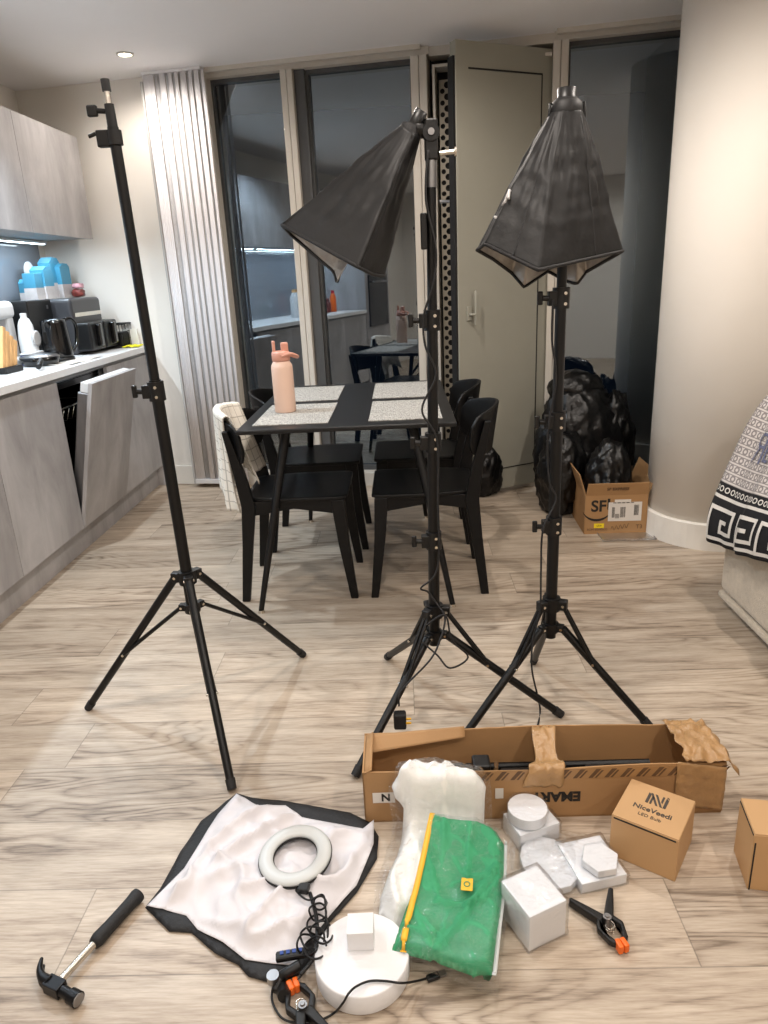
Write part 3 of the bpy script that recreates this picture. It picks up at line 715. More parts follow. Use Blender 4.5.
# wire basket
t = thing('wire_basket', 'small black mesh basket at the right end of the worktop', 'basket', (-1.84, 4.648, WT))
m = MB()
for zz in (.01, .055, .10, .145): 
    r = .0025 if zz < .14 else .006
    m.tube([(-.08, -.075, zz), (.08, -.075, zz), (.08, .075, zz), (-.08, .075, zz)], r, 6, True)
for k in range(9):
    yy = -.075+k*.01875; m.tube([(.08, yy, .005), (.08, yy, .145)], .002, 5); m.tube([(-.08, yy, .005), (-.08, yy, .145)], .002, 5)
    xx = -.08+k*.02; m.tube([(xx, -.075, .005), (xx, -.075, .145)], .002, 5); m.tube([(xx, .075, .005), (xx, .075, .145)], .002, 5)
m.build('mesh', M['bp'], t)
m = MB(); m.box((0, 0, .05), (.14, .13, .09)); m.build('lining', M['bp'], t, bevel=.01)
m = MB(); bmesh.ops.create_grid(m.bm, x_segments=10, y_segments=10, size=.05)
for v in m.bm.verts: v.co.z = .012+.008*noise.noise(v.co*40)
o = m.build('dishcloth', M['yel'], None, solid=.006, smooth=True, loc=(-1.72, 4.60, WT)); tag(o, 'bright yellow dishcloth at the corner of the worktop', 'cloth')
m = MB(); m.grid(lambda a, b: Vector((-.09+.18*a, -.2+.4*b, .003+.003*math.sin(7*a+9*b))), 10, 14)
o = m.build('paper_sheet', M['paperw'], None, solid=.001, loc=(-1.78, 3.85, WT), smooth=True); tag(o, 'flat sheet of white paper lying under the frying pan', 'paper')
# things on the worktop near the camera, seen reflected in the glass
refl = [(1.95, 'water_bottle', 'blue-capped clear bottle on the near worktop, reflected in the glass', M['grey'], M['navy'], .035, .24), (2.12, 'paper_roll', 'white kitchen roll on the near worktop, reflected in the glass', M['white'], M['wood'], .055, .24),
        (1.65, 'jar', 'green jar on the near worktop, reflected in the glass', mat('green_jar', (120, 140, 60), .4), M['white'], .035, .13), (1.5, 'jar', 'cream tall pot on the near worktop, reflected in the glass', M['cream'], M['bp'], .04, .18),
        (1.35, 'jar', 'dark red jar on the near worktop, reflected in the glass', M['redb'], M['redb'], .035, .12), (1.2, 'sauce_bottle', 'red-topped sauce bottle on the near worktop, reflected in the glass', M['orange'], mat('red_cap', (190, 20, 40), .4), .035, .2)]
for y, nm, lab, m1, m2, r, h in refl:
    t = thing(nm, lab, 'bottle' if 'bottle' in nm else ('paper roll' if 'roll' in nm else 'jar'), (-1.95, y, WT))
    m = MB(); m.lathe([(r*.95, 0), (r, .01), (r, h*.8), (r*.5, h)], n=20); m.build('body', m1, t)
    m = MB(); m.cyl((0, 0, h), (0, 0, h+.03), r*.55); m.build('cap', m2, t)

# ================================================================== TABLE AND CHAIRS
TX0, TX1, TY0, TY1, TZ = -.655, .195, 2.675, 3.83, .76
t = thing('dining_table', 'black rectangular dining table with splayed tapering legs', 'table', ((TX0+TX1)/2, (TY0+TY1)/2, 0))
hx, hy = (TX1-TX0)/2, (TY1-TY0)/2
m = MB(); m.box((0, 0, TZ-.009), (2*hx, 2*hy, .018)); m.build('tabletop', M['table'], t, bevel=.004)
m = MB(); m.box((0, 0, TZ-.026), (2*hx-.18, 2*hy-.22, .015)); m.build('mounting_frame', M['bm'], t)
for sx in (-1, 1):
    for sy in (-1, 1):
        top = Vector((sx*(hx-.17), sy*(hy-.17), TZ-.02)); 
        ft = Vector((sx*(hx-.03)+(-.0), sy*(hy-.0+.025), .012)) if sy < 0 else Vector((sx*(hx-.10), sy*(hy-.05), .012))
        m = MB(); m.cyl(top, ft, .021, .011, 18); lg = m.build('leg', M['bm'], t)
        m = MB(); m.cyl((ft.x, ft.y, 0), (ft.x, ft.y, .012), .015, .012, 16); m.build('foot_cap', M['chrome'], lg)
mats = [(-.605, -.305, 2.755, 3.215, 'grey woven placemat at the near left of the table, under the peach bottle'), (-.145, .145, 2.755, 3.205, 'pale woven placemat at the near right of the table'),
        (-.612, -.312, 3.30, 3.745, 'grey woven placemat at the far left of the table'), (-.150, .125, 3.29, 3.77, 'pale woven placemat at the far right of the table')]
for x0, x1, y0, y1, lab in mats:
    m = MB(); m.box((0, 0, .0015), (x1-x0, y1-y0, .003)); o = m.build('placemat', M['mat'], None, loc=((x0+x1)/2, (y0+y1)/2, TZ+.0003)); tag(o, lab, 'placemat', 'woven placemats on the table')
# bottle
t = thing('water_bottle', 'peach insulated water bottle with a spout lid on the table', 'bottle', (-.515, 3.04, TZ+.0035), R(15))
m = MB(); m.lathe([(.042, 0), (.0455, .004), (.0455, .185), (.044, .197), (.036, .212), (.033, .218)], n=40); m.build('body', M['pink'], t)
m = MB(); m.lathe([(.036, .216), (.0385, .22), (.0385, .248), (.034, .256), (.02, .258)], n=36); lid = m.build('lid', M['pinkd'], t)
m = MB(); m.box((-.027, 0, .275), (.012, .022, .05)); m.build('spout', M['pinkd'], lid, bevel=.004)
m = MB(); m.box((.018, 0, .272), (.03, .03, .038)); m.build('flip_cap', M['pinkd'], lid, bevel=.006, bsegs=3)
m = MB(); m.tube(bez([(.0, -.036, .236), (.035, -.034, .246), (.068, -.015, .232), (.066, .015, .226), (.035, .034, .236), (0, .036, .238)], 5), .0065, 8); m.build('carry_loop', M['pinkd'], lid)

def make_chair(label):
    """local: seat faces +x; feet at x=+.235 (front), x=-.235 (rear)"""
    t = thing('dining_chair', label, 'chair', (0, 0, 0), 0, 'black dining chairs round the table')
    SZ = .455
    # seat: rounded, slightly dished
    def seat(a, b):
        y = (b-.5)*2; xa = -.205+.43*a
        w = .205 if xa > 0 else .205-.035*(-xa/.2)**1.5
        dish = -.010*(1-y*y)*math.sin(PI*a)
        return Vector((xa, y*w*(1-.10*max(0, (abs(a-.5)-.42)/.08)**2), SZ+dish))
    m = MB(); m.grid(seat, 20, 16); m.build('seat', M['chair'], t, solid=.014, bevel=.003)
    # side frames
    fr = MB()
    for sy in (-1, 1):
        T = Matrix(((1, 0, 0, 0), (0, 0, 1, sy*.178-.0), (0, 1, 0, 0), (0, 0, 0, 1)))
        fr.prism([(-.195, .375), (0, .405), (.19, .375), (.20, .44), (-.20, .44)], -.011, .011, T)
    fr.box((.185, 0, .405), (.022, .34, .05)); fr.box((-.185, 0, .405), (.022, .33, .05))
    fr.build('seat_frame', M['chair'], t, bevel=.002)
    def bar(pts, wx, wy):
        m = MB()
        for (a, b, w0, w1) in zip(pts, pts[1:], wx, wx[1:]):
            def ring(p, w): return [Vector((p[0]-w/2, p[1]-wy/2, p[2])), Vector((p[0]+w/2, p[1]-wy/2, p[2])), Vector((p[0]+w/2, p[1]+wy/2, p[2])), Vector((p[0]-w/2, p[1]+wy/2, p[2]))]
            m.hexa(ring(a, w0), ring(b, w1))
        bmesh.ops.remove_doubles(m.bm, verts=m.bm.verts, dist=.0004)
        return m
    for sy in (-1, 1):
        bar([(.232, sy*.198, 0), (.20, sy*.19, .25), (.185, sy*.185, .44)], [.032, .046, .058], .03).build('leg', M['chair'], t, bevel=.004)
        bar([(-.236, sy*.196, 0), (-.205, sy*.19, .25), (-.185, sy*.185, .42), (-.208, sy*.185, .56), (-.248, sy*.188, .74)], [.034, .044, .058, .046, .024], .028).build('leg', M['chair'], t, bevel=.004)
    # curved backrest
    def back(a, b):
        y = (a-.5)*2; z0 = .575+.03*y*y+.02*(1-abs(y)); z1 = .80-.035*y*y-.01
        if abs(y) > .86: k = (abs(y)-.86)/.14; z0 += .045*k*k; z1 -= .035*k*k
        z = z0+(z1-z0)*b
        return Vector((-.160-(z-.56)*.14-.118*(1-y*y), y*.222, z))
    m = MB(); m.grid(back, 24, 10); m.build('backrest', M['chair'], t, solid=.012, soff=0, bevel=.003)
    return t
ch = [(-.475, 2.965, 0, 'black wooden chair nearest the camera at the left side, towel over its back'), (-.455, 3.53, 0, 'black wooden chair farther from the camera on the left side of the table'),
      (.075, 2.965, PI, 'black wooden chair nearest the camera on the right side of the table'), (.065, 3.55, PI, 'black wooden chair on the right side nearest the windows')]
proto = make_chair(ch[0][3])
for i, (x, y, a, lab) in enumerate(ch):
    o = proto if i == 0 else copy_tree(proto)
    o.location = (x, y, 0); o.rotation_euler = (0, 0, a); o['label'] = lab
# towel over the near left chair
def towel():
    cx_ = -.475; L = 0
    def f(a, b):     # a: across (along y), b: from inner hem over the top to outer hem
        y = 2.79+.31*a
        yy = (y-2.965)/.222; top = .80-.035*yy*yy+.004
        xb = cx_-.160-(top-.56)*.14-.118*(1-yy*yy)
        s = (b-.42)
        wob = .012*math.sin(a*14+b*3)+.010*math.sin(a*31)
        if b < .36: q = (.36-b)/.36; x = xb+.035+.05*q*0.6+wob*.6*q+.055*q; z = top-.27*q*(1-.12*math.sin(6*a)); x = xb+.018+.085*q+wob*.6*q
        elif b > .46: q = (b-.46)/.54; x = xb-.018-.006*q-abs(wob)*q*1.6+.03*q*q; z = top-.37*q*(1+.10*math.sin(5*a+1)); y += .02*math.sin(q*4)-.10*q*(a-.5)
        else: w = (b-.36)/.10; x = xb+.018*math.cos(PI*w); z = top+.014*math.sin(PI*w)
        return Vector((x, y, z+.004*noise.noise(Vector((a*9, b*16, 1)))))
    m = MB(); m.grid(f, 30, 60, uvfn=lambda a, b: (a*.55, b))
    o = m.build('tea_towel', M['towel'], None, solid=.003, smooth=True); tag(o, 'off-white checked tea towel draped over the near left chair back', 'towel')
    return o
towel()

# ================================================================== LIGHT STANDS
def stand(label, hub, feet, hz, bz, poles, collars, tops, knob_side=-1, inv=False):
    """hub (x,y); feet list; hz hub height; bz lower hub height; poles [(z0,z1,r)]; world lean = tops - hub"""
    t = thing('light_stand', label, 'light stand', (hub[0], hub[1], 0))
    H0 = Vector((0, 0, 0)); lean = Vector((tops[0]-hub[0], tops[1]-hub[1], 0)); zt = tops[2]
    ax = lambda z: lean*(z/zt)+Vector((0, 0, z))
    for (z0, z1, r) in poles:
        m = MB(); m.cyl(ax(z0), ax(z1), r, r, 20); m.build('pole', M['bm'], t)
    for z in collars:
        m = MB(); m.cyl(ax(z-.026), ax(z+.026), .0225, .0225, 20); m.box(ax(z)+Vector((knob_side*.024, -.006, 0)), (.022, .026, .036)); c = m.build('collar', M['bp'], t, bevel=.002)
        k = MB(); k.cyl(ax(z)+Vector((knob_side*.03, -.01, 0)), ax(z)+Vector((knob_side*.05, -.012, .002)), .007, .007, 12); k.box(ax(z)+Vector((knob_side*.056, -.012, .002)), (.014, .010, .034)); k.build('knob', M['bp'], c, bevel=.003)
        b = MB()
        for dz in (-.014, .012): b.cyl(ax(z+dz)+Vector((.006, -.021, 0)), ax(z+dz)+Vector((.006, -.0265, 0)), .0042, .0042, 10)
        b.build('rivet', M['chrome'], c)
    m = MB(); m.cyl(ax(hz-.02), ax(hz+.02), .026, .026, 20)
    dirs = []
    for f in feet:
        d = Vector((f[0]-hub[0], f[1]-hub[1], 0)).normalized(); dirs.append(d)
        m.box(ax(hz)+d*.032, (.03, .026, .03), math.atan2(d.y, d.x))
    h = m.build('upper_hub', M['bp'], t, bevel=.003)
    b = MB()
    for d in dirs:
        n = Vector((-d.y, d.x, 0)); b.cyl(ax(hz)+d*.036-n*.0155, ax(hz)+d*.036+n*.0155, .0045, .0045, 10)
    b.build('rivet', M['chrome'], h)
    m = MB(); m.cyl(ax(bz-.014), ax(bz+.014), .0235, .0235, 20)
    for d in dirs: m.box(ax(bz)+d*.028, (.024, .022, .022), math.atan2(d.y, d.x))
    h2 = m.build('lower_hub', M['bp'], t, bevel=.003)
    b = MB()
    for d in dirs:
        n = Vector((-d.y, d.x, 0)); b.cyl(ax(bz)+d*.032-n*.0135, ax(bz)+d*.032+n*.0135, .004, .004, 10)
    b.build('rivet', M['chrome'], h2)
    for f, d in zip(feet, dirs):
        F_ = Vector((f[0]-hub[0], f[1]-hub[1], .012)); A = ax(bz if inv else hz)+d*.036
        m = MB(); m.cyl(A, F_, .0125, .0115, 16); lg = m.build('leg', M['bm'], t)
        e = (F_-A).normalized()
        m = MB(); m.cyl(F_-e*.02, F_+e*.008, .0138, .0125, 16); m.build('rubber_foot', M['rub'], lg)
        k = .36 if inv else .57
        J = A+(F_-A)*k; B0 = ax(hz if inv else bz)+d*.034
        m = MB(); n = Vector((-d.y, d.x, 0))
        for sd in (-1, 1): m.cyl(B0+n*.0055*sd, J+n*.008*sd, .0058, .0058, 8)
        br = m.build('brace', M['bm'], t)
        m = MB(); m.cyl(J-n*.0165, J+n*.0165, .0042, .0042, 10); m.build('rivet', M['chrome'], br)
    return t, ax, Vector((hub[0], hub[1], 0))
# bare stand at the left
hubA = (-.66, 1.94)
tA, axA, oA = stand('tall bare black light stand at the left, no softbox on it', hubA, [(-1.065, 1.975), (-.405, 2.275), (-.506, 1.576)], .475, .375,
                [(.36, 1.06, .0165), (1.04, 1.675, .0135)], [1.03], (-.690, 1.93, 1.78))
m = MB(); m.cyl(axA(1.635), axA(1.668), .019, .019, 20); m.box(axA(1.65)+Vector((-.026, -.004, 0)), (.03, .02, .038)); c = m.build('top_clamp', M['bp'], tA, bevel=.003)
m = MB(); m.cyl(axA(1.668), axA(1.725), .0125, .0115, 20); m.build('adapter_sleeve', M['bp'], tA)
m = MB(); m.cyl(axA(1.725), axA(1.752), .0075, .0075, 16); sp = m.build('spigot', M['chrome'], tA)
m = MB(); m.cyl(axA(1.752), axA(1.778), .0105, .0105, 16); m.build('spigot_cap', M['rub'], sp, bevel=.003)
m = MB(); m.cyl(axA(1.71)+Vector((-.01, 0, 0)), axA(1.712)+Vector((-.032, -.002, 0)), .006, .006, 12); m.box(axA(1.712)+Vector((-.043, -.002, 0)), (.026, .012, .026)); m.build('knob', M['bp'], tA, bevel=.004)
m = MB(); m.cyl(axA(1.655)+Vector((-.04, -.012, .006)), axA(1.655)+Vector((-.058, -.014, .0)), .0045, .0045, 10); m.build('knob', M['bp'], tA)
# middle stand
hubB = (.058, 1.91)
tB, axB, oB = stand('middle light stand carrying the softbox that hangs down to the left', hubB, [(-.17, 1.616), (.437, 1.867), (-.094, 2.24)], .352, .272,
                [(.24, .60, .0165), (.58, .88, .0160), (.86, 1.19, .0145), (1.17, 1.565, .0125)], [.575, .862, 1.185], (.086, 1.909, 1.56), inv=True)
# head joint
m = MB(); m.cyl(axB(1.50), axB(1.56), .014, .014, 18); m.build('spigot_sleeve', M['steel'], tB)
jt = axB(1.585)
m = MB(); m.box(jt+Vector((.0, 0, .02)), (.032, .03, .09)); m.cyl(jt+Vector((.0, -.02, .035)), jt+Vector((.0, .02, .035)), .020, .020, 20); hd = m.build('tilt_bracket', M['bp'], tB, bevel=.004)
m = MB(); m.cyl(jt+Vector((.02, -.012, -.012)), jt+Vector((.055, -.014, -.010)), .006, .006, 12); m.cyl(jt+Vector((.055, -.014, -.010)), jt+Vector((.06, -.014, -.01)), .011, .011, 12); m.build('knob', M['chrome'], hd)
m = MB(); m.cyl(jt+Vector((.0, -.021, .035)), jt+Vector((0, -.025, .035)), .008, .008, 12); m.build('bolt', M['steel'], hd)
m = MB(); m.box(axB(1.40)+Vector((-.02, -.01, 0)), (.016, .018, .085)); m.build('cable_switch', M['bp'], tB, bevel=.003)
# right stand
hubC = (.41, 1.915)
tC, axC, oC = stand('right light stand with the closed softbox pulled over its top', hubC, [(.137, 1.767), (.68, 1.80), (.413, 2.179)], .36, .283,
                [(.25, .63, .0165), (.61, .93, .0160), (.91, 1.24, .0145), (1.22, 1.66, .0125)], [.605, .905, 1.225], (.412, 1.915, 1.66), inv=True)

def softbox(name, label, ring_c, ring_ax, ring_r, rim, rimtags, sag=.0, logo=None):
    """shell lofted from a small neck ring to the rim polyline"""
    t = thing(name, label, 'softbox', ring_c)
    c0 = Vector(ring_c); N = 96
    rim = [Vector(p) for p in rim]; n = len(rim)
    per = [0]
    for i in range(n): per.append(per[-1]+(rim[(i+1) % n]-rim[i]).length)
    def rp(s):
        d = (s % 1)*per[-1]
        for i in range(n):
            if d <= per[i+1]+1e-9: return rim[i].lerp(rim[(i+1) % n], (d-per[i])/(per[i+1]-per[i]))
        return rim[0]
    zax = Vector(ring_ax).normalized(); ctr = sum(rim, Vector())/n
    e1 = (rp(0)-c0); e1 -= e1.dot(zax)*zax; e1.normalize(); e2 = zax.cross(e1)
    sgn = 1 if (rp(.2)-c0).dot(e2) > 0 else -1
    def pt(a, b):
        r = rp(a); d = r-c0; pr = d-d.dot(zax)*zax; ang = pr.normalized() if pr.length > 1e-6 else e1
        top = c0+ang*ring_r
        p = top.lerp(r, b)
        # pleats strongest mid-way, seams stay tight
        wv = noise.noise(Vector((a*14, b*1.6, 3.1)))*.009+noise.noise(Vector((a*40, b*5.0, 7.7)))*.004+noise.noise(Vector((a*9, b*12, 1.7)))*.004
        out = (p-(c0.lerp(ctr, b))); out = out.normalized() if out.length > 1e-6 else ang
        return p+out*(wv*math.sin(PI*min(1, b*.97+.03))-sag*math.sin(PI*b)) - c0
    m = MB(); m.grid(pt, N*2, 44)
    bmesh.ops.remove_doubles(m.bm, verts=m.bm.verts, dist=.0003)
    fab = m.build('fabric_shell', [M['soft'], M['silver']], t, solid=.0022, soff=0, smooth=True)
    h = MB(); h.tube([pt(i/N, 1) for i in range(N)], .0045, 6, True); h.build('hem', M['rub'], t)
    s = MB()
    for a in rimtags: s.tube([pt(a, b/20)*1.0 for b in range(1, 21)], .0026, 6)
    s.build('seam', M['rub'], t)
    m = MB(); m.tube([c0-c0+zax*-.02, zax*.05], ring_r*.6, 16); m.build('lamp_socket', M['bp'], t)
    return t, pt
ringB = PY(411, 131, 1.905)
rimB = [PY(282, 225, 1.92), PY(320, 246, 1.82), PY(358, 267, 1.74), PY(372, 274, 1.86), PY(384, 276, 1.96), PY(385, 255, 2.05), PY(385, 234, 2.12), PY(350, 236, 2.16), PY(318, 240, 2.10), PY(342, 262, 1.98), PY(337, 283, 1.92), PY(334, 272, 1.96), PY(290, 234, 2.02)]
tS, ptS = softbox('softbox', 'folded black softbox hanging down to the left from the middle stand', ringB, (ringB-PY(345, 255, 1.95)), .026, rimB, (0, .21, .40))
# collar of the softbox and neck
m = MB(); a = PY(411, 127, 1.905)-ringB; b = (oB+jt+Vector((0, 0, .035)))-ringB
m.tube([a*1.0, a.lerp(b, .5), b+Vector((-.006, 0, 0))], [.020, .019, .013], 16); m.build('neck', M['bp'], tS)
m = MB(); m.cyl(Vector((-.006, 0, -.006)), a*1.1+Vector((.0, 0, .004)), .027, .022, 20); m.build('collar_cap', M['rub'], tS, bevel=.003)
yC = 1.915
ringC = PY(566, 112, yC)
rimC = [PY(477, 250, yC), PY(485, 244, yC-.10), PY(538, 270, yC-.19), PY(623, 251, yC-.02), PY(586, 272, yC+.08), PY(577, 284, yC+.07), PY(566, 281, yC+.11), PY(548, 271, yC+.12), PY(524, 287, yC+.07), PY(512, 273, yC+.10), PY(493, 259, yC+.06)]
tS2, ptS2 = softbox('softbox', 'closed black softbox drooping like an umbrella over the right stand', ringC, (0, 0, 1), .038, rimC, (.03, .165, .40), sag=-.004)
m = MB(); m.lathe([(.040, -.022), (.041, .0), (.037, .018), (.026, .028), (.013, .032)], n=28); m.build('collar', M['soft'], tS2)
m = MB(); m.lathe([(.014, .030), (.014, .044), (.008, .049)], n=20); m.build('socket_tip', M['steel'], tS2)
for s_ in (-1, 1):
    m = MB(); m.tube([(s_*.030, -.01, .012), (s_*.040, -.012, .018), (s_*.042, -.012, -.01), (s_*.036, -.01, -.035)], .0035, 8); m.build('rib_hook', M['bm'], tS2)
# white mark on the left flank of the right softbox
def surf_strip(pt, pts, w, name, mm, parent, off=.004):
    pts = [Vector(p) for p in pts]; m = MB(); rings = []
    for (a, b) in [(p.x, p.y) for p in pts]:
        q = pt(a, b); du = (pt(a+.004, b)-pt(a-.004, b)); dv = (pt(a, b+.01)-pt(a, b-.01)); nn = du.cross(dv).normalized()
        cdir = (q+Vector(ringC)-CAMP)
        if nn.dot(cdir) > 0: nn = -nn
        rings.append(q+nn*off)
    m.tube(rings, w, 6); return m.build(name, mm, parent)
lg = MB()
def onS(u, v, dy=-.02):   # point on the left flank seen at this spot
    return PY(u, v, yC+dy)-ringC
# search the flank for the spot
def flank(u, v):
    best = None
    for i in range(0, 70):
        for j in range(30, 44):
            a = (i/200.0-.05); b = j/44; p = ptS2(a, b)+ringC
            c = ROT.transposed() @ (p-CAMP); uu = 384-F*c.x/c.z; vv = 512+F*c.y/c.z
            d = (uu-u)**2+(vv-v)**2
            if best is None or d < best[0]: best = (d, p-ringC, a, b)
    a, b, st = best[2], best[3], .004
    while st > 1e-4:
        moved = False
        for da, db in ((st, 0), (-st, 0), (0, st*3), (0, -st*3)):
            p = ptS2(a+da, b+db)+ringC; c = ROT.transposed() @ (p-CAMP)
            d = (384-F*c.x/c.z-u)**2+(512+F*c.y/c.z-v)**2
            if d < best[0]: best = (d, p-ringC, a+da, b+db); a, b = a+da, b+db; moved = True; break
        if not moved: st /= 2
    q = best[1]; return q+(CAMP-(q+ringC)).normalized()*.009
for (p, q) in (((501, 209), (510, 190)), ((505, 204), (504.5, 198)), ((508.5, 199), (509, 193)), ((495, 217), (497, 218))):
    lg.tube([flank(p[0]+(q[0]-p[0])*k_/4, p[1]+(q[1]-p[1])*k_/4) for k_ in range(5)], .0036, 6)
lg.build('white_logo', M['white'], tS2)
m = MB(); m.tube([flank(600, 246)*1.0, flank(622, 240)], .004, 6); m.bm.free()

# cables on the stands
def cable(name, label, pts, r=.003, n=8, cat='cable', smoothn=8):
    m = MB(); p0 = Vector(pts[0]); q = [Vector(p)-p0 for p in bez(pts, smoothn)]
    m.tube(q, r, n); return m, p0
def W_(u, v, y): return PY(u, v, y)
ptsB = [W_(428, 150, 1.89), W_(426, 200, 1.885), W_(436, 250, 1.885), W_(433, 285, 1.88), W_(424, 315, 1.885), W_(425, 345, 1.885), W_(436, 375, 1.885), W_(422, 410, 1.885), W_(437, 440, 1.88), W_(438, 500, 1.88), W_(439, 550, 1.88), W_(435, 575, 1.875),
        W_(421, 588, 1.875), W_(428, 592, 1.89), W_(437, 604, 1.88), W_(445, 618, 1.86), W_(440, 640, 1.82), W_(430, 660, 1.78), W_(402, 690, 1.74), W_(399, 706, 1.74)]
m, p0 = cable('', '', ptsB, .0028)
t = thing('power_cable', 'black mains cable winding down the middle stand to its plug', 'cable', p0); m.build('cord', M['rub'], t)
plug = W_(400, 720, 1.74); z0 = max(plug.z, .03)
m = MB(); m.box(plug-p0, (.036, .03, .05)); m.build('plug', M['rub'], t, bevel=.006, bsegs=3)
m = MB()
for dx in (-.010, .010): m.box(plug-p0+Vector((.022, dx, -.004)), (.02, .005, .004))
m.build('pins', M['gold'], t)
m = MB(); q = [W_(427, 625, 1.86), W_(445, 615, 1.85), W_(452, 640, 1.84), W_(468, 657, 1.84), W_(450, 668, 1.82), W_(437, 655, 1.84), W_(420, 640, 1.86)]
m.tube([Vector(a)-p0 for a in bez(q, 8)], .0028, 8); m.build('cord_loop', M['rub'], t)
ptsC = [W_(553, 300, 1.885), W_(552, 340, 1.89), W_(556, 380, 1.89), W_(548, 430, 1.885), W_(549, 480, 1.885), W_(556, 500, 1.885), W_(543, 530, 1.87), W_(541, 570, 1.875), W_(540, 610, 1.86), W_(533, 640, 1.86), W_(532, 670, 1.84), P(540, 708, .01), P(537, 728, .01)]
m, p0 = cable('', '', ptsC, .0028); t = thing('power_cable', 'black mains cable hanging down the right stand to the floor', 'cable', p0); m.build('cord', M['rub'], t)

# ================================================================== BY THE WINDOWS
def crumple(loc, dims, label, seed, name='trash_bag', knot=False, mm='trash', sub=5, rz=0):
    t = thing(name, label, 'bag', loc, rz)
    m = MB(); bmesh.ops.create_icosphere(m.bm, subdivisions=sub, radius=1)
    sx, sy, sz = dims
    for v in m.bm.verts:
        p = v.co.copy(); s = Vector((seed*3.1, seed, 0))
        f = 1+.16*noise.noise(p*1.5+s)
        rdg = 1-abs(noise.noise(p*2.6+s*2)); rdg2 = 1-abs(noise.noise(Vector((p.x*6, p.y*6, p.z*3))+s))
        f += .10*(rdg**3-.5)+.05*(rdg2**4-.4)+.02*noise.noise(p*14+s)
        q = p*f
        z = q.z
        z = z if z > -.75 else -.75+(z+.75)*.15
        top = max(0, q.z-.55)
        if knot: q.x *= 1-1.0*min(.45, top); q.y *= 1-1.0*min(.45, top)
        v.co = Vector((q.x*sx, q.y*sy, (z+.80)/1.8*sz*1.0))
    zmin = min(v.co.z for v in m.bm.verts)
    for v in m.bm.verts: v.co.z -= zmin
    b = m.build('bag_body', M[mm], t, smooth=True)
    if knot:
        k = MB(); zt = sz*.97
        for i in range(5):
            a = i*1.3+seed; k.tube([(0, 0, zt-.04), (.02*math.cos(a), .02*math.sin(a), zt), (.06*math.cos(a), .06*math.sin(a), zt+.05)], [.014, .010, .016], 7)
        k.build('bag_neck', M[mm], t, smooth=True)
    return t
crumple((.985, 4.00, 0), (.25, .16, .66), 'large full black bin bag standing against the window, tallest of the pile', 1.3)
crumple((.845, 3.80, 0), (.13, .13, .47), 'black bin bag slumped at the left of the cardboard box', 4.7)
crumple((1.18, 4.02, 0), (.12, .13, .62), 'black bin bag squeezed between the window pile and the rounded wall', 7.7)
crumple((.96, 4.03, .56), (.15, .10, .19), 'small black bin bag heaped on top of the pile by the window', 2.9, sub=4)
crumple((.44, 4.16, 0), (.125, .07, .33), 'black bag standing against the open grey door behind the chairs', 9.1)
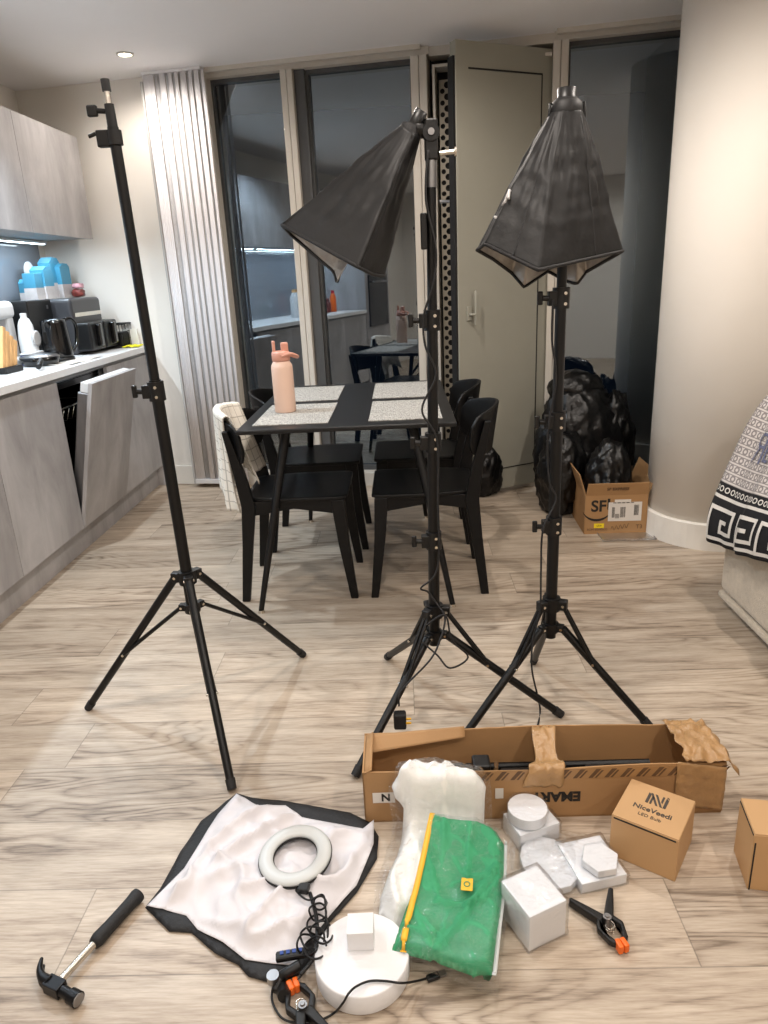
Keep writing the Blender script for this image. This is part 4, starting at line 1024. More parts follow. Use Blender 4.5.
# SF box
def sfbox():
    t = thing('cardboard_box', 'open brown cardboard box with black lettering beside the rounded wall', 'box', (1.045, 3.425, 0), R(-2))
    w, d, h, th = .305, .33, .205, .005
    def wallm(c, s): m = MB(); m.box(c, s); return m
    b = MB()
    b.box((0, 0, h/2), (w, th, h)); b.box((0, d, h/2), (w, th, h)); b.box((-w/2, d/2, h/2), (th, d, h)); b.box((w/2-.0, d/2, h/2), (th, d, h)); b.box((0, d/2, th/2), (w, d, th))
    b.build('body', M['kraft'], t)
    def flap(p0, p1, out, up, ln):
        p0, p1, o_ = Vector(p0), Vector(p1), Vector(out)*ln+Vector((0, 0, up*ln)); m = MB(); k = (p1-p0).normalized()*.004
        n = (p1-p0).cross(o_).normalized()*.002
        m.hexa([p0-n, p1-n, p1+n, p0+n], [p0+k+o_-n, p1-k+o_-n, p1-k+o_+n, p0+k+o_+n]); return m
    ff = flap((-w/2, 0, h), (w/2, 0, h), (0, -.30, 0), .9, .075); fo = ff.build('flap', M['kraft'], t)
    flap((-w/2, 0, h), (-w/2, d, h), (-.28, 0, 0), .9, .12).build('flap', M['kraft'], t)
    flap((w/2, d*.98, h), (w/2, 0, h), (.30, 0, 0), .85, .13).build('flap', M['kraftin'], t)
    T = Matrix.Translation((0, -th/2-.0006, 0)) @ Matrix.Rotation(PI/2, 4, 'X')
    ink = M['ink']
    text_obj('SF', .082, 'lettering', ink, t, T @ Matrix.Translation((-.088, .147, 0)), bold=.002)
    m = MB()     # crescent stroke and the cut-off bar
    arc = []
    for i in range(13):
        a = R(205+i*11); arc.append((-.095+.078*math.cos(a), .152+.088*math.sin(a)*.95, 0))
    m2 = MB()
    for i in range(12):
        w0 = .004+.009*math.sin(PI*i/12); w1 = .004+.009*math.sin(PI*(i+1)/12)
        (x0, y0, _), (x1, y1, _) = arc[i], arc[i+1]
        m2._vf([(x0, -th/2-.0008, y0), (x1, -th/2-.0008, y1), (x1, -th/2-.0008, y1+w1), (x0, -th/2-.0008, y0+w0)], [(0, 1, 2, 3)])
    m2._vf([(-.045, -th/2-.0008, .13), (-.032, -th/2-.0008, .13), (-.032, -th/2-.0008, .188), (-.045, -th/2-.0008, .188)], [(0, 1, 2, 3)])
    m2.build('crescent_mark', ink, t)
    m = MB(); m.box((.043, -th/2-.001, .118), (.165, .001, .10)); m.box((.03, -th/2-.001, .172), (.08, .001, .02)); lb = m.build('shipping_label', M['paperw'], t)
    m = MB(); rnd = random.Random(3)
    for x0, n in ((.02, 9), (.088, 8), (-.02, 5)):
        for k in range(n): m.box((x0+k*.003, -th/2-.002, .115+(.01 if x0 > .05 else 0)), (.0008+.0012*rnd.random(), .0008, .055))
    for k in range(5): m.box((-.01+k*.022, -th/2-.002, .165), (.014, .0008, .003))
    for k in range(6): m.box((.005, -th/2-.002, .085+k*.004), (.02, .0008, .0015))
    m.build('barcode', ink, lb)
    m = MB(); m.box((-.082, -th/2-.001, .045), (.05, .001, .024)); ys = m.build('yellow_sticker', M['yellow'], t)
    text_obj('SZ28', .012, 'sticker_print', M['ink'], ys, T @ Matrix.Translation((-.082, .045, .001)))
    text_obj('T3', .03, 'lettering', M['brownink'], t, T @ Matrix.Translation((.118, .035, 0)))
    text_obj('BOM 60x40x33', .016, 'lettering', M['brownink'], t, T @ Matrix.Translation((-.09, .024, 0)))
    m = MB(); m.tube([(-.02+.0035*k, -th/2-.001, .028+.012*math.sin(k*1.1)+.0006*k) for k in range(26)], .0009, 5); m.build('handwriting', ink, t)
    Tf = Matrix.Translation((0, -.0165, h+.036)) @ Matrix.Rotation(PI/2+R(18), 4, 'X')
    text_obj('SF EXPRESS', .022, 'lettering', M['brownink'], fo, Tf, bold=.0005)
    return t
sfbox()
crumple((1.045, 3.595, .02), (.125, .13, .42), 'black bin bag stuffed into the open cardboard box', 6.2, sub=5)
m = MB()
m.prism([(-.13, -.05), (.13, -.05), (.13, .12), (-.13, .12)], 0, .004); m.tube([(-.13, -.05, .008), (.13, -.05, .008), (.13, .12, .008), (-.13, .12, .008)], .005, 6, True)
o = m.build('plastic_tray', film_mat('clear_plastic_lid', (.9, .9, .9), .2, 10, .2, .3), None, loc=(1.085, 3.36, .0005)); tag(o, 'shallow clear plastic lid poking out under the cardboard box', 'lid')

# ================================================================== SOFA AND BLANKET
SX = 1.214
t = thing('sofa', 'oatmeal fabric sofa end at the right edge under the patterned blanket', 'sofa', (1.73, 1.765, 0))
m = MB(); m.box((.0, 0, .038), (1.018, 1.712, .03)); m.build('base_rail', M['sofa'], t, bevel=.012, bsegs=3)
m = MB(); m.box((.0, 0, .235), (1.015, 1.71, .36)); m.build('base', M['sofa'], t, bevel=.03, bsegs=4)
def arm_prof(n=16):
    return [(-.478, .42), (-.478, .50), (-.455, .60), (-.42, .70), (-.37, .79), (-.29, .845), (-.17, .845), (-.12, .80), (-.10, .70), (-.10, .42)]
m = MB(); pr = arm_prof(); T = Matrix(((1, 0, 0, 0), (0, 0, 1, 0), (0, 1, 0, 0), (0, 0, 0, 1)))
m.prism(pr, -.85, .83, T); m.build('back_cushion', M['sofa'], t, bevel=.03, bsegs=4)
m = MB(); m.box((.22, 0, .47), (.62, 1.60, .13)); m.build('seat_cushion', M['sofa'], t, bevel=.04, bsegs=4)
for sy in (-.8, .8):
    m = MB(); m.cyl((-.40, sy, 0), (-.40, sy, .03), .02); m.build('foot', M['bp'], t)
# blanket profile in xz: from hem up over the cushion
BP = [Vector(p) for p in [(SX-.036, .350), (SX-.034, .44), (SX-.004, .53), (1.250, .63), (1.290, .73), (1.345, .82), (1.44, .885), (1.56, .89), (1.65, .84)]]
BPf = [Vector((p.x, p.y)) for p in bez([(q.x, q.y, 0) for q in BP], 10)]
BL = [0]
for a, b in zip(BPf, BPf[1:]): BL.append(BL[-1]+(b-a).length)
def bl_at(d):
    d = max(0, min(BL[-1]-1e-6, d))
    for i in range(len(BL)-1):
        if d <= BL[i+1]: return BPf[i].lerp(BPf[i+1], (d-BL[i])/(BL[i+1]-BL[i]))
    return BPf[-1]
YB1, YB0 = 2.632, 1.35
def bsurf(u, d, off=0):
    """u metres from the far end towards the camera, d metres from the lower hem"""
    y = YB1-u; p = bl_at(d); p2 = bl_at(d+.01); tg = (p2-p); n = Vector((-tg.y, tg.x)).normalized() if tg.length > 1e-7 else Vector((-1, 0))
    wv = .010*math.sin(u*24+1+d*2)*sst(.9, .0, d)+.006*math.sin(u*55)
    q = p+n*(off+.010+wv)
    return Vector((q.x, y+.02*math.sin(d*6)*max(0, 1-u*6), q.y-.085*sst(.55, 0, u)*sst(.55, 0, d)))
t = thing('blanket', 'grey chain-patterned blanket with black greek key border draped over the sofa', 'blanket', (SX, 2.0, .36))
O_ = Vector((SX, 2.0, .36)); LB = BL[-1]-.01
m = MB(); m.grid(lambda a, b: bsurf(a*(YB1-YB0), b*LB)-O_, 90, 70, uvfn=lambda a, b: (a*(YB1-YB0), b*LB))
m.build('fabric', M['blanket'], t, solid=.005, smooth=True, fixn=False)
# greek key
kb = MB()
def ribbon(path, w=.0065):
    for (a, b) in zip(path, path[1:]):
        (u0, d0), (u1, d1) = a, b; du, dd = u1-u0, d1-d0; L = math.hypot(du, dd); nx, ny = -dd/L*w, du/L*w
        ex, ey = du/L*w, dd/L*w; n = max(1, int(L/.012))
        for k in range(n):
            ta, tb = k/n, (k+1)/n
            qa = (u0-ex+(du+2*ex)*ta, d0-ey+(dd+2*ey)*ta); qb = (u0-ex+(du+2*ex)*tb, d0-ey+(dd+2*ey)*tb)
            kb._vf([bsurf(qa[0]+nx, qa[1]+ny, .004)-O_, bsurf(qb[0]+nx, qb[1]+ny, .004)-O_, bsurf(qb[0]-nx, qb[1]-ny, .004)-O_, bsurf(qa[0]-nx, qa[1]-ny, .004)-O_], [(0, 1, 2, 3)], smooth=True)
K = .17
for i in range(7):
    u = .03+i*K
    if u+K > YB1-YB0: break
    ribbon([(u, .025), (u+.02, .13), (u+.135, .13), (u+.135, .055), (u+.065, .055), (u+.065, .088)] if 0 else [(u, .022), (u, .125), (u+.13, .125), (u+.13, .05), (u+.055, .05), (u+.055, .085), (u+.09, .085)])
    ribbon([(u, .022), (u+.155, .022), (u+K, .022)])
kb.build('key_pattern', M['key'], t, fixn=False)
kl = MB(); kb = kl
def glyph(path, u, d, s, mir=False):
    for seg in path: ribbon([((u+(-(x-.5)+.5 if mir else x)*s*.7), d+y*s) for x, y in seg], .0045)
glyph([[(0, 0), (0, 1), (.6, 1), (.8, .8), (.6, .55), (0, .55)], [(.35, .55), (.8, 0)]], .105, .30, .085, True)
glyph([[(.8, 0), (0, 0), (0, 1), (.8, 1)], [(0, .5), (.6, .5)]], .18, .31, .085)
glyph([[(0, 1), (.4, 0), (.8, 1)]], .255, .335, .085)
glyph([[(.8, 0), (0, 0), (0, 1), (.8, 1)], [(0, .5), (.6, .5)]], .33, .345, .085)
kl.build('lettering', M['bluegrey'], t, fixn=False)

# ================================================================== FLOOR ITEMS
# long carton -------------------------------------------------------
def long_carton():
    x0, x1, y0, y1, h, th = -.138, .745, 1.448, 1.60, .148, .004
    t = thing('long_carton', 'long open brown carton with printed tape lying behind the foam blocks', 'box', ((x0+x1)/2, y0, 0), R(0.5))
    L = x1-x0; D = y1-y0
    b = MB()
    def panel(x_0, x_1, yy, hf, n=40, ty=.004):
        for k in range(n):
            a = x_0+(x_1-x_0)*k/n; c = x_0+(x_1-x_0)*(k+1)/n; ha, hc = hf(a), hf(c)
            b.hexa([(a, yy, 0), (c, yy, 0), (c, yy+ty, 0), (a, yy+ty, 0)], [(a, yy, ha), (c, yy, hc), (c, yy+ty, hc), (a, yy+ty, ha)])
    panel(-L/2, L/2, 0, lambda x: h*(1+.02*math.sin(x*9)-.05*max(0, 1-abs((x-.02)/.25))+.004*noise.noise(Vector((x*60, 0, 0)))))
    panel(-L/2, L/2, D, lambda x: h*(1.02+.10*max(0, 1-abs(x/.3))**.6*.6+.006*noise.noise(Vector((x*50, 3, 0)))))
    b.box((-L/2+.002, D/2, h/2), (.004, D, h)); b.box((L/2-.002, D/2, h/2), (.004, D, h)); b.box((0, D/2, .003), (L, D, .004))
    bmesh.ops.remove_doubles(b.bm, verts=b.bm.verts, dist=.00005)
    b.build('body', M['kraft'], t)
    # printed tape along the front rim: slanted bars
    f = MB(); f.box((.12, -.0012, h-.018), (L-.26, .001, .030)); tp = f.build('tape', mat('tan_tape', (160, 122, 80), .35, var=.06), t)
    g = MB(); n = 19
    for k in range(n):
        a = -.27+k*.038; g.prism([(a, h-.031), (a+.010, h-.031), (a+.030, h-.006), (a+.018, h-.006)], .0018, .0024, Matrix(((1, 0, 0, 0), (0, 0, -1, 0), (0, 1, 0, 0), (0, 0, 0, 1))))
        g.prism([(a+.015, h-.031), (a+.020, h-.031), (a+.036, h-.010), (a+.031, h-.010)], .0018, .0024, Matrix(((1, 0, 0, 0), (0, 0, -1, 0), (0, 1, 0, 0), (0, 0, 0, 1))))
    g.build('tape_print', M['brownink'], tp)
    T = Matrix.Translation((0, -.0012, 0)) @ Matrix.Rotation(PI/2, 4, 'X')
    text_obj('EMART', .038, 'lettering', M['ink'], t, T @ Matrix.Translation((.034, .064, 0)) @ Matrix.Rotation(PI, 4, 'Z') @ Matrix.Rotation(0, 4, 'Z'), bold=.0016)
    m = MB(); m.box((-L/2+.05, -.0015, .075), (.055, .001, .03)); lb = m.build('white_label', M['paperw'], t)
    text_obj('N', .03, 'label_print', M['ink'], lb, T @ Matrix.Translation((-L/2+.055, .075, .0012)) @ Matrix.Rotation(R(0), 4, 'Z'), bold=.001)
    m = MB(); m.box((-L/2+.335, -.0015, .078), (.02, .001, .03)); m.build('white_label', M['paperw'], t)
    # inner flaps, torn tape
    m = MB(); m.grid(lambda a, b_: Vector((-L/2+.004+a*.26, D-.002-.03*b_*(1-a)-.02*b_, h+.002+.018*a-.02*b_)), 16, 6); m.build('flap', M['kraft'], t, solid=.003, smooth=True)
    m = MB(); m.grid(lambda a, b_: Vector((-L/2+.003+.02*b_, D*a, h-.002+.012*b_)), 4, 3); m.build('flap', M['kraft'], t, solid=.003)
    def torn(cxx, w0):
        path = [Vector(p) for p in bez([(0, D+.006, h+.008), (0, D-.03, h+.018), (0, .05, h-.012), (0, .008, h+.006), (0, -.006, h-.01), (0, -.0055, h-.05)], 6)]
        def fn(a, b_):
            q = b_*(len(path)-1); i_ = min(int(q), len(path)-2); p = path[i_].lerp(path[i_+1], q-i_)
            return Vector((cxx+(a-.5)*w0*(.55+.6*b_)+.015*noise.noise(Vector((b_*4, 2, a*3)))-.03*b_, p.y-.003*noise.noise(Vector((a*5, b_*5, 2))), p.z+.008*noise.noise(Vector((a*7, 2, b_*7)))))
        m = MB(); m.grid(fn, 12, 30); return m
    tm = mat('brown_tape', (168, 132, 90), .3, var=.12, scale=14, bump=.5, bscale=40)
    torn(.03, .085).build('torn_tape', tm, t, solid=.0012, smooth=True)
    def wrapend(a, b_):
        y = -.008+(D+.014)*a; return Vector((L/2-.10+.13*b_+.01*noise.noise(Vector((a*6, b_*6, 9))), y, h+.012+.014*noise.noise(Vector((a*7, b_*8, 3)))-.06*max(0, b_-.75)*3+.012*math.sin(a*PI)))
    m = MB(); m.grid(wrapend, 20, 24); m.build('torn_tape', tm, t, solid=.0015, smooth=True)
    m = MB(); m.grid(lambda a, b_: Vector((L/2-.12+.12*a, -.004-.004*noise.noise(Vector((a*8, b_*7, 5))), h*.2+h*.86*b_-.02*a)), 14, 14); m.build('tape', tm, t, solid=.001, smooth=True)
    return t
long_carton()
t = thing('tripod_kit', 'folded black tripod parts lying inside the long open carton', 'tripod', (.33, 1.525, .028))
m = MB(); m.cyl((-.30, 0, .03), (.28, .015, .03), .014); m.cyl((-.25, -.035, .035), (.26, -.03, .03), .010); m.cyl((-.28, .035, .04), (.27, .035, .04), .010); m.build('tube', M['bm'], t)
m = MB(); m.box((-.17, -.01, .06), (.045, .05, .07)); m.cyl((-.12, -.02, .055), (-.05, -.02, .055), .018); m.box((.12, -.01, .05), (.05, .03, .03)); m.build('clamp', M['bp'], t, bevel=.005)
m = MB(); m.cyl((-.10, -.04, .06), (-.03, -.04, .06), .006); m.cyl((-.13, .0, .075), (-.135, -.03, .08), .006); m.build('screw', M['chrome'], t)
m = MB(); m.box((0, 0, .05), (.82, .13, .06)); m.bm.free()
# orange-ended white tube behind the carton
pt_ = P(392, 752, .03)
t = thing('white_tube', 'white tube with an orange end cap behind the long carton', 'tube', (pt_.x, pt_.y, 0))
m = MB(); m.cyl((.012, 0, .022), (.13, .03, .022), .018); m.build('tube', M['white'], t, bevel=.002)
m = MB(); m.cyl((-.01, -.005, .022), (.012, 0, .022), .0195); m.build('end_cap', M['orange'], t, bevel=.002)
# NiceVeedi boxes ----------------------------------------------------
def bulb_box(pts, h, label, face):
    """pts: near, right, far, left base corners"""
    c = sum((Vector((p[0], p[1], 0)) for p in pts), Vector())/4
    a = math.atan2(pts[1][1]-pts[0][1], pts[1][0]-pts[0][0])
    w = math.hypot(pts[1][0]-pts[0][0], pts[1][1]-pts[0][1]); d = math.hypot(pts[3][0]-pts[0][0], pts[3][1]-pts[0][1])
    t = thing('bulb_box', label, 'box', c, a, 'kraft bulb boxes')
    m = MB(); m.box((0, 0, h/2), (w, d, h)); m.build('carton', M['kraft2'], t, bevel=.002)
    m = MB(); m.box((-.000, 0, h+.0012), (w-.002, d-.002, .0022)); ld = m.build('lid_flap', M['kraft2'], t, bevel=.0008)
    m = MB(); m.box((-w/2-.0006, 0, h-.004), (.0012, d*.92, .0035)); m.build('flap_slot', M['ink'], t)
    return t, ld, w, d
nv = [(.546, 1.233), (.631, 1.349), (.537, 1.420), (.446, 1.339)]
t, ld, w, d = bulb_box([(.546, 1.230), (.628, 1.349), (.528, 1.458), (.446, 1.339)], .112, 'kraft bulb box with printed lid in front of the long carton', 'top')
def nlogo(T, s, parent, ink):
    m = MB()
    def par(a, b, c, d_): m.prism([a, b, c, d_], 0, .0005, T)
    k = s
    par((-.5*k, -.4*k), (-.36*k, -.4*k), (-.36*k, .30*k), (-.5*k, .42*k)); par((-.30*k, -.4*k), (-.20*k, -.4*k), (-.20*k, .12*k), (-.30*k, .25*k))
    par((-.42*k, .42*k), (-.30*k, .42*k), (.12*k, -.40*k), (.0*k, -.40*k)); par((-.2*k, .42*k), (-.08*k, .42*k), (.34*k, -.40*k), (.22*k, -.40*k))
    par((.36*k, -.4*k), (.5*k, -.4*k), (.5*k, .28*k), (.36*k, .40*k)); par((.18*k, .0*k), (.28*k, -.12*k), (.28*k, .42*k), (.18*k, .42*k)); par((.36*k, .46*k), (.50*k, .34*k), (.5*k, .42*k), (.42*k, .5*k))
    return m.build('logo', ink, parent)
Tt = Matrix.Translation((0, 0, .1146)) @ Matrix.Rotation(R(-90), 4, 'Z')
gi = mat('grey_print', (66, 60, 54), .7, var=.03)
nlogo(Tt @ Matrix.Translation((.0, .026, 0)), .046, ld, gi)
text_obj('NiceVeedi', .0205, 'lettering', gi, ld, Tt @ Matrix.Translation((.0, -.014, 0)), bold=.0004)
text_obj('LED Bulb', .0135, 'lettering', gi, ld, Tt @ Matrix.Translation((.0, -.036, 0)))
bx = [(.701, 1.221), (.84, 1.235), (.84, 1.36), (.702, 1.345)]
t, ld2, w, d = bulb_box([(.703, 1.221), (.849, 1.195), (.869, 1.305), (.723, 1.331)], .146, 'kraft bulb box cut by the right edge of the photo', 'side')
m = MB(); m.box((-w/2+.004, -d/2-.0006, .058), (.003, .001, .135)); m.build('flap_gap', M['ink'], t)
Ts = Matrix.Translation((.0, -d/2-.001, .06)) @ Matrix.Rotation(PI/2, 4, 'X') @ Matrix.Rotation(R(90), 4, 'Z')
text_obj('LED Bulb', .016, 'lettering', gi, t, Ts)
# white foam pieces ---------------------------------------------------
def foam_box(name, label, near, ang, w, d, h, group=None, film=True, bev=.0015):
    """near corner, w along ang, d along ang+90"""
    t = thing(name, label, 'foam block', (near[0]+(w*math.cos(ang)-d*math.sin(ang))/2, near[1]+(w*math.sin(ang)+d*math.cos(ang))/2, near[2] if len(near) > 2 else 0), ang, group)
    m = MB(); m.box((0, 0, h/2), (w, d, h)); m.build('block', M['foam'], t, bevel=bev)
    if film:
        def wrap(seed=1):
            m = MB(); e = .004
            bmesh.ops.create_cube(m.bm, size=1); bmesh.ops.subdivide_edges(m.bm, edges=m.bm.edges, cuts=7, use_grid_fill=True)
            for v in m.bm.verts:
                p = v.co.copy(); v.co = Vector((p.x*(w+2*e), p.y*(d+2*e), max(.001, (p.z+.5)*(h+e))))
                v.co += p.normalized()*.003*noise.noise(p*5+Vector((seed, 0, 0))); v.co.z = max(.001, v.co.z)
            return m
        wrap(random.random()*9).build('film_wrap', M['wrap'], t, smooth=True)
    return t
G = 'white foam shapes in clear wrap'
cn = P(529, 952); foam_box('foam_block', 'white foam cube in clear wrap, nearest the camera beside the green bag', (cn.x, cn.y), math.atan2(.040, .082), .090, .100, .090, G)
foam_box('foam_block', 'square white foam block under the round white disc', (.232, 1.340), math.atan2(.042, .105), .108, .080, .045, G)
def foam_prism(name, label, loc, prof, h, ang=0, film=True):
    t = thing(name, label, 'foam block', loc, ang, G)
    m = MB(); m.prism(prof, 0, h); m.build('block', M['foam'], t, bevel=.0015)
    if film:
        m = MB(); pr = [(x*1.05, y*1.05) for x, y in prof]; m.prism(pr, 0.0005, h+.003); bmesh.ops.subdivide_edges(m.bm, edges=m.bm.edges, cuts=3)
        m.build('film_wrap', M['wrap'], t)
    return t
circ = lambda r, n=40, ex=1: [(r*math.cos(2*PI*i/n), r*ex*math.sin(2*PI*i/n)) for i in range(n)]
dk = P(527, 802, .075)
foam_prism('foam_disc', 'round white foam disc resting on the square foam block', (dk.x-.002, 1.398, .0495), circ(.047), .028)
hx_ = P(598, 868, .02)
foam_box('foam_block', 'flat square foam slab under the hexagonal piece beside the kraft box', (P(580, 895).x+.004, P(580, 895).y+.003), R(14), .108, .120, .026, G)
hc = P(600, 858, .045)
foam_prism('foam_hexagon', 'hexagonal white foam slab on the flat foam slab', (hc.x, hc.y, .0305), [(.042*math.cos(R(60*i+10)), .044*math.sin(R(60*i+10))) for i in range(6)], .018)
pc = P(549, 862, .02)
foam_prism('foam_disc', 'flat white oval foam disc in crinkled wrap in the middle of the foam pieces', (pc.x, pc.y, .004), circ(.063, 14, 1.22), .018, R(15))
# crinkled loose film round the pieces
pl = pxpoly([(508, 845), (530, 835), (566, 826), (600, 831), (585, 850), (588, 885), (560, 902), (530, 890), (512, 870)], .02)
m = sheet(pl, lambda x, y, d: .006+.024*sst(0, .03, d)+.006*noise.noise(Vector((x*60, y*60, 0)))*sst(0, .02, d), .007)
o = m.build('loose_wrap', M['film'], None); tag(o, 'crinkled clear plastic wrap over the oval foam disc', 'plastic wrap')
# white cylinder with small block -------------------------------------
cc = P(361, 953, .05)
t = thing('white_turntable', 'large round white drum on the floor beside the clamps', 'turntable', (-.124, 1.045, 0))
m = MB(); m.lathe([(.088, 0), (.0925, .002), (.0925, .044), (.091, .046), (.0, .046)][:4]+[(.001, .046)], n=72, smooth=False); o = m.build('drum', M['foam'], t, bevel=.001)
for p in o.data.polygons: p.use_smooth = abs(p.normal.z) < .5
t = thing('foam_block', 'small white foam block standing on the round white drum', 'foam block', (-.126, 1.072, .0465), R(2), G)
m = MB(); m.box((0, 0, .022), (.052, .048, .044)); m.build('block', M['foam'], t, bevel=.001)

# diffuser cloth --------------------------------------------------------
blk = pxpoly([(236.5, 793), (252, 797), (289, 801), (350, 812), (370, 822), (378.7, 836), (377, 858), (356.7, 892), (329.6, 922), (302.5, 973), (275, 983), (248, 976), (238, 964), (214.5, 952.6), (191, 932), (168.8, 930.6), (145, 907), (160, 888), (180.6, 851), (201, 820.6)], .006)
wht = pxpoly([(236.5, 793.5), (257, 805), (285.6, 805), (302, 817), (363, 829), (374, 820), (373.6, 844), (356.7, 885), (330, 915), (306, 945), (294, 965), (272, 963), (245, 959), (223, 942.5), (197.6, 929), (186, 915), (147, 905), (184, 868), (218, 814)], .014)
t = thing('diffuser_cover', 'crumpled white diffuser cloth with black border spread on the floor', 'diffuser', (0, 0, 0))
def zb(x, y, d): return .004+.006*sst(0, .02, d)+.004*abs(noise.noise(Vector((x*22, y*22, 0))))
m = sheet(blk, zb, .011); m.build('black_border', M['rub'], t, solid=.002)
def zwd(x, y, d):
    a = x*.55+y*.84; b = -x*.84+y*.55
    f1 = (1-abs(noise.noise(Vector((a*5, b*13, 0)))))**5; f2 = (1-abs(noise.noise(Vector((b*6+4, a*14, 5)))))**6
    f3 = noise.noise(Vector((x*9, y*9, 2)))
    rad = math.hypot(x+.30, (y-1.27)); ring = math.exp(-((rad-.16)/.02)**2)*.010*sst(-.28, -.36, x)
    return .013+sst(0, .04, d)*(.020*f1+.016*f2+.004*f3+ring+.006*(1-abs(noise.noise(Vector((x*16, y*20, 8)))))**6)+.003*f1+.004*sst(.0, .1, d)
m = sheet(wht, zwd, .0065); m.build('white_cloth', M['cloth'], t, solid=.0012)
# folded-back hem near left corner
m = MB(); pp = [P(u, v, .022) for u, v in ((186, 915), (184, 898), (192, 890), (204, 884), (200, 897))]
m.bm.free()
# ring light --------------------------------------------------------------
t = thing('ring_light', 'small white ring light with coiled black cable on the diffuser cloth', 'ring light', (-.288, 1.288, .045))
Tr = Matrix.Rotation(R(4), 4, 'X') @ Matrix.Rotation(R(-3), 4, 'Y')
def torus(m, R0, prof, n=72, T=Matrix()):
    rings = []
    for i in range(n):
        a = 2*PI*i/n; rings.append([m.bm.verts.new(T @ Vector(((R0+q[0])*math.cos(a), (R0+q[0])*math.sin(a), q[1]))) for q in prof])
    for i in range(n):
        A, B = rings[i], rings[(i+1) % n]
        for k in range(len(prof)):
            f = m.bm.faces.new((A[k], A[(k+1) % len(prof)], B[(k+1) % len(prof)], B[k])); f.smooth = True
m = MB(); torus(m, .067, [(-.0165, .0), (.0165, .0), (.018, .008), (-.018, .008)], T=Tr); m.build('back_shell', M['bp'], t)
m = MB(); torus(m, .067, [(-.0165, .008), (.0165, .008), (.0160, .013), (.010, .0165), (0, .0175), (-.010, .0165), (-.0160, .013)], T=Tr); m.build('diffuser', M['ringw'], t)
m = MB(); m.box((.030, -.088, .002), (.024, .022, .014), R(-10)); m.build('mount', M['bp'], t, bevel=.003)
rx = lambda u, v, z: P(u, v, z)-Vector((-.288, 1.288, .045))
m = MB(); m.tube(bez([rx(310, 893, .04), rx(316, 915, .045), rx(317, 940, .045), rx(312, 960, .04), rx(300, 975, .03)], 8), .0042, 8); m.build('gooseneck', M['bp'], t)
for seed, cxs in ((1, (318, 912, 8)), (2, (317, 925, 9)), (3, (313, 938, 11)), (4, (316, 948, 10)), (5, (322, 932, 10)), (6, (320, 903, 6)), (7, (307, 945, 10))):
    u, v, r = cxs; rn = random.Random(seed)
    pts = [rx(u+r*math.cos(a)*(1+.2*rn.random()), v+r*1.0*math.sin(a)*(1+.2*rn.random()), .05+.012*math.sin(a*2+seed)) for a in [2*PI*i/9 for i in range(9)]]
    m = MB(); m.tube(bez(pts+[pts[0]], 5), .0022, 6); m.build('cable_loop', M['bp'], t)
m = MB(); m.tube(bez([rx(305, 888, .05), rx(296, 890, .04), rx(308, 900, .05), rx(323, 895, .05), rx(326, 915, .05), rx(328, 930, .05), rx(325, 945, .04), rx(310, 965, .035), rx(296, 982, .02)], 8), .0022, 6); m.build('cable_loop', M['bp'], t)
pc_ = rx(291, 955, .035)
m = MB(); m.box(pc_, (.060, .020, .012), R(10)); ctl = m.build('inline_control', M['bp'], t, bevel=.004)
m = MB()
for k in range(4): m.box(pc_+Vector((-.018+k*.012, -.0+.002*k, .0065)), (.007, .008, .002), R(10))
m.build('button', M['navy'], ctl)
m = MB(); m.tube(bez([rx(300, 965, .03), rx(288, 972, .028), rx(280, 978, .02), rx(276, 992, .012)], 6), [.008]*19, 10) if 0 else m.tube(bez([rx(300, 965, .03), rx(288, 972, .028), rx(280, 978, .02), rx(276, 992, .012)], 6), .010, 10); m.build('clamp_arm', M['bp'], t)
k_ = rx(273, 977, .03); m = MB(); m.cyl(k_-Vector((0, 0, .01)), k_+Vector((0, 0, .006)), .012, .012, 20); m.build('screw_cap', M['steel'], t, bevel=.002)
m = MB(); m.cyl(rx(282, 988, .008), rx(284, 996, .022), .014, .012, 16); m.build('ball_joint', M['bp'], t, bevel=.004)
# usb lead running from the clamp over the floor
pts = [P(274, 983, .012), P(272, 1000, .006), P(282, 1018, .006), P(300, 1023, .006), P(318, 1021, .006), P(334, 1013, .006), P(343, 1003, .045), P(349, 993, .060), P(357, 986, .056), P(370, 981, .0505), P(385, 981, .0505), P(402, 983, .050), P(417, 981, .018), P(428, 978, .008)]
m, p0 = cable('', '', pts, .0022); t = thing('usb_cable', 'thin black usb cable crossing the edge of the round white drum', 'cable', p0)
m.build('cord', M['bp'], t); a = P(433, 977, .008)-p0
m = MB(); m.box(a, (.026, .014, .009), R(20)); m.build('connector_grip', M['bp'], t, bevel=.003)
m = MB(); m.box(a+Vector((.019, .007, 0)), (.014, .011, .0045), R(20)); m.build('metal_tip', M['steel'], t)
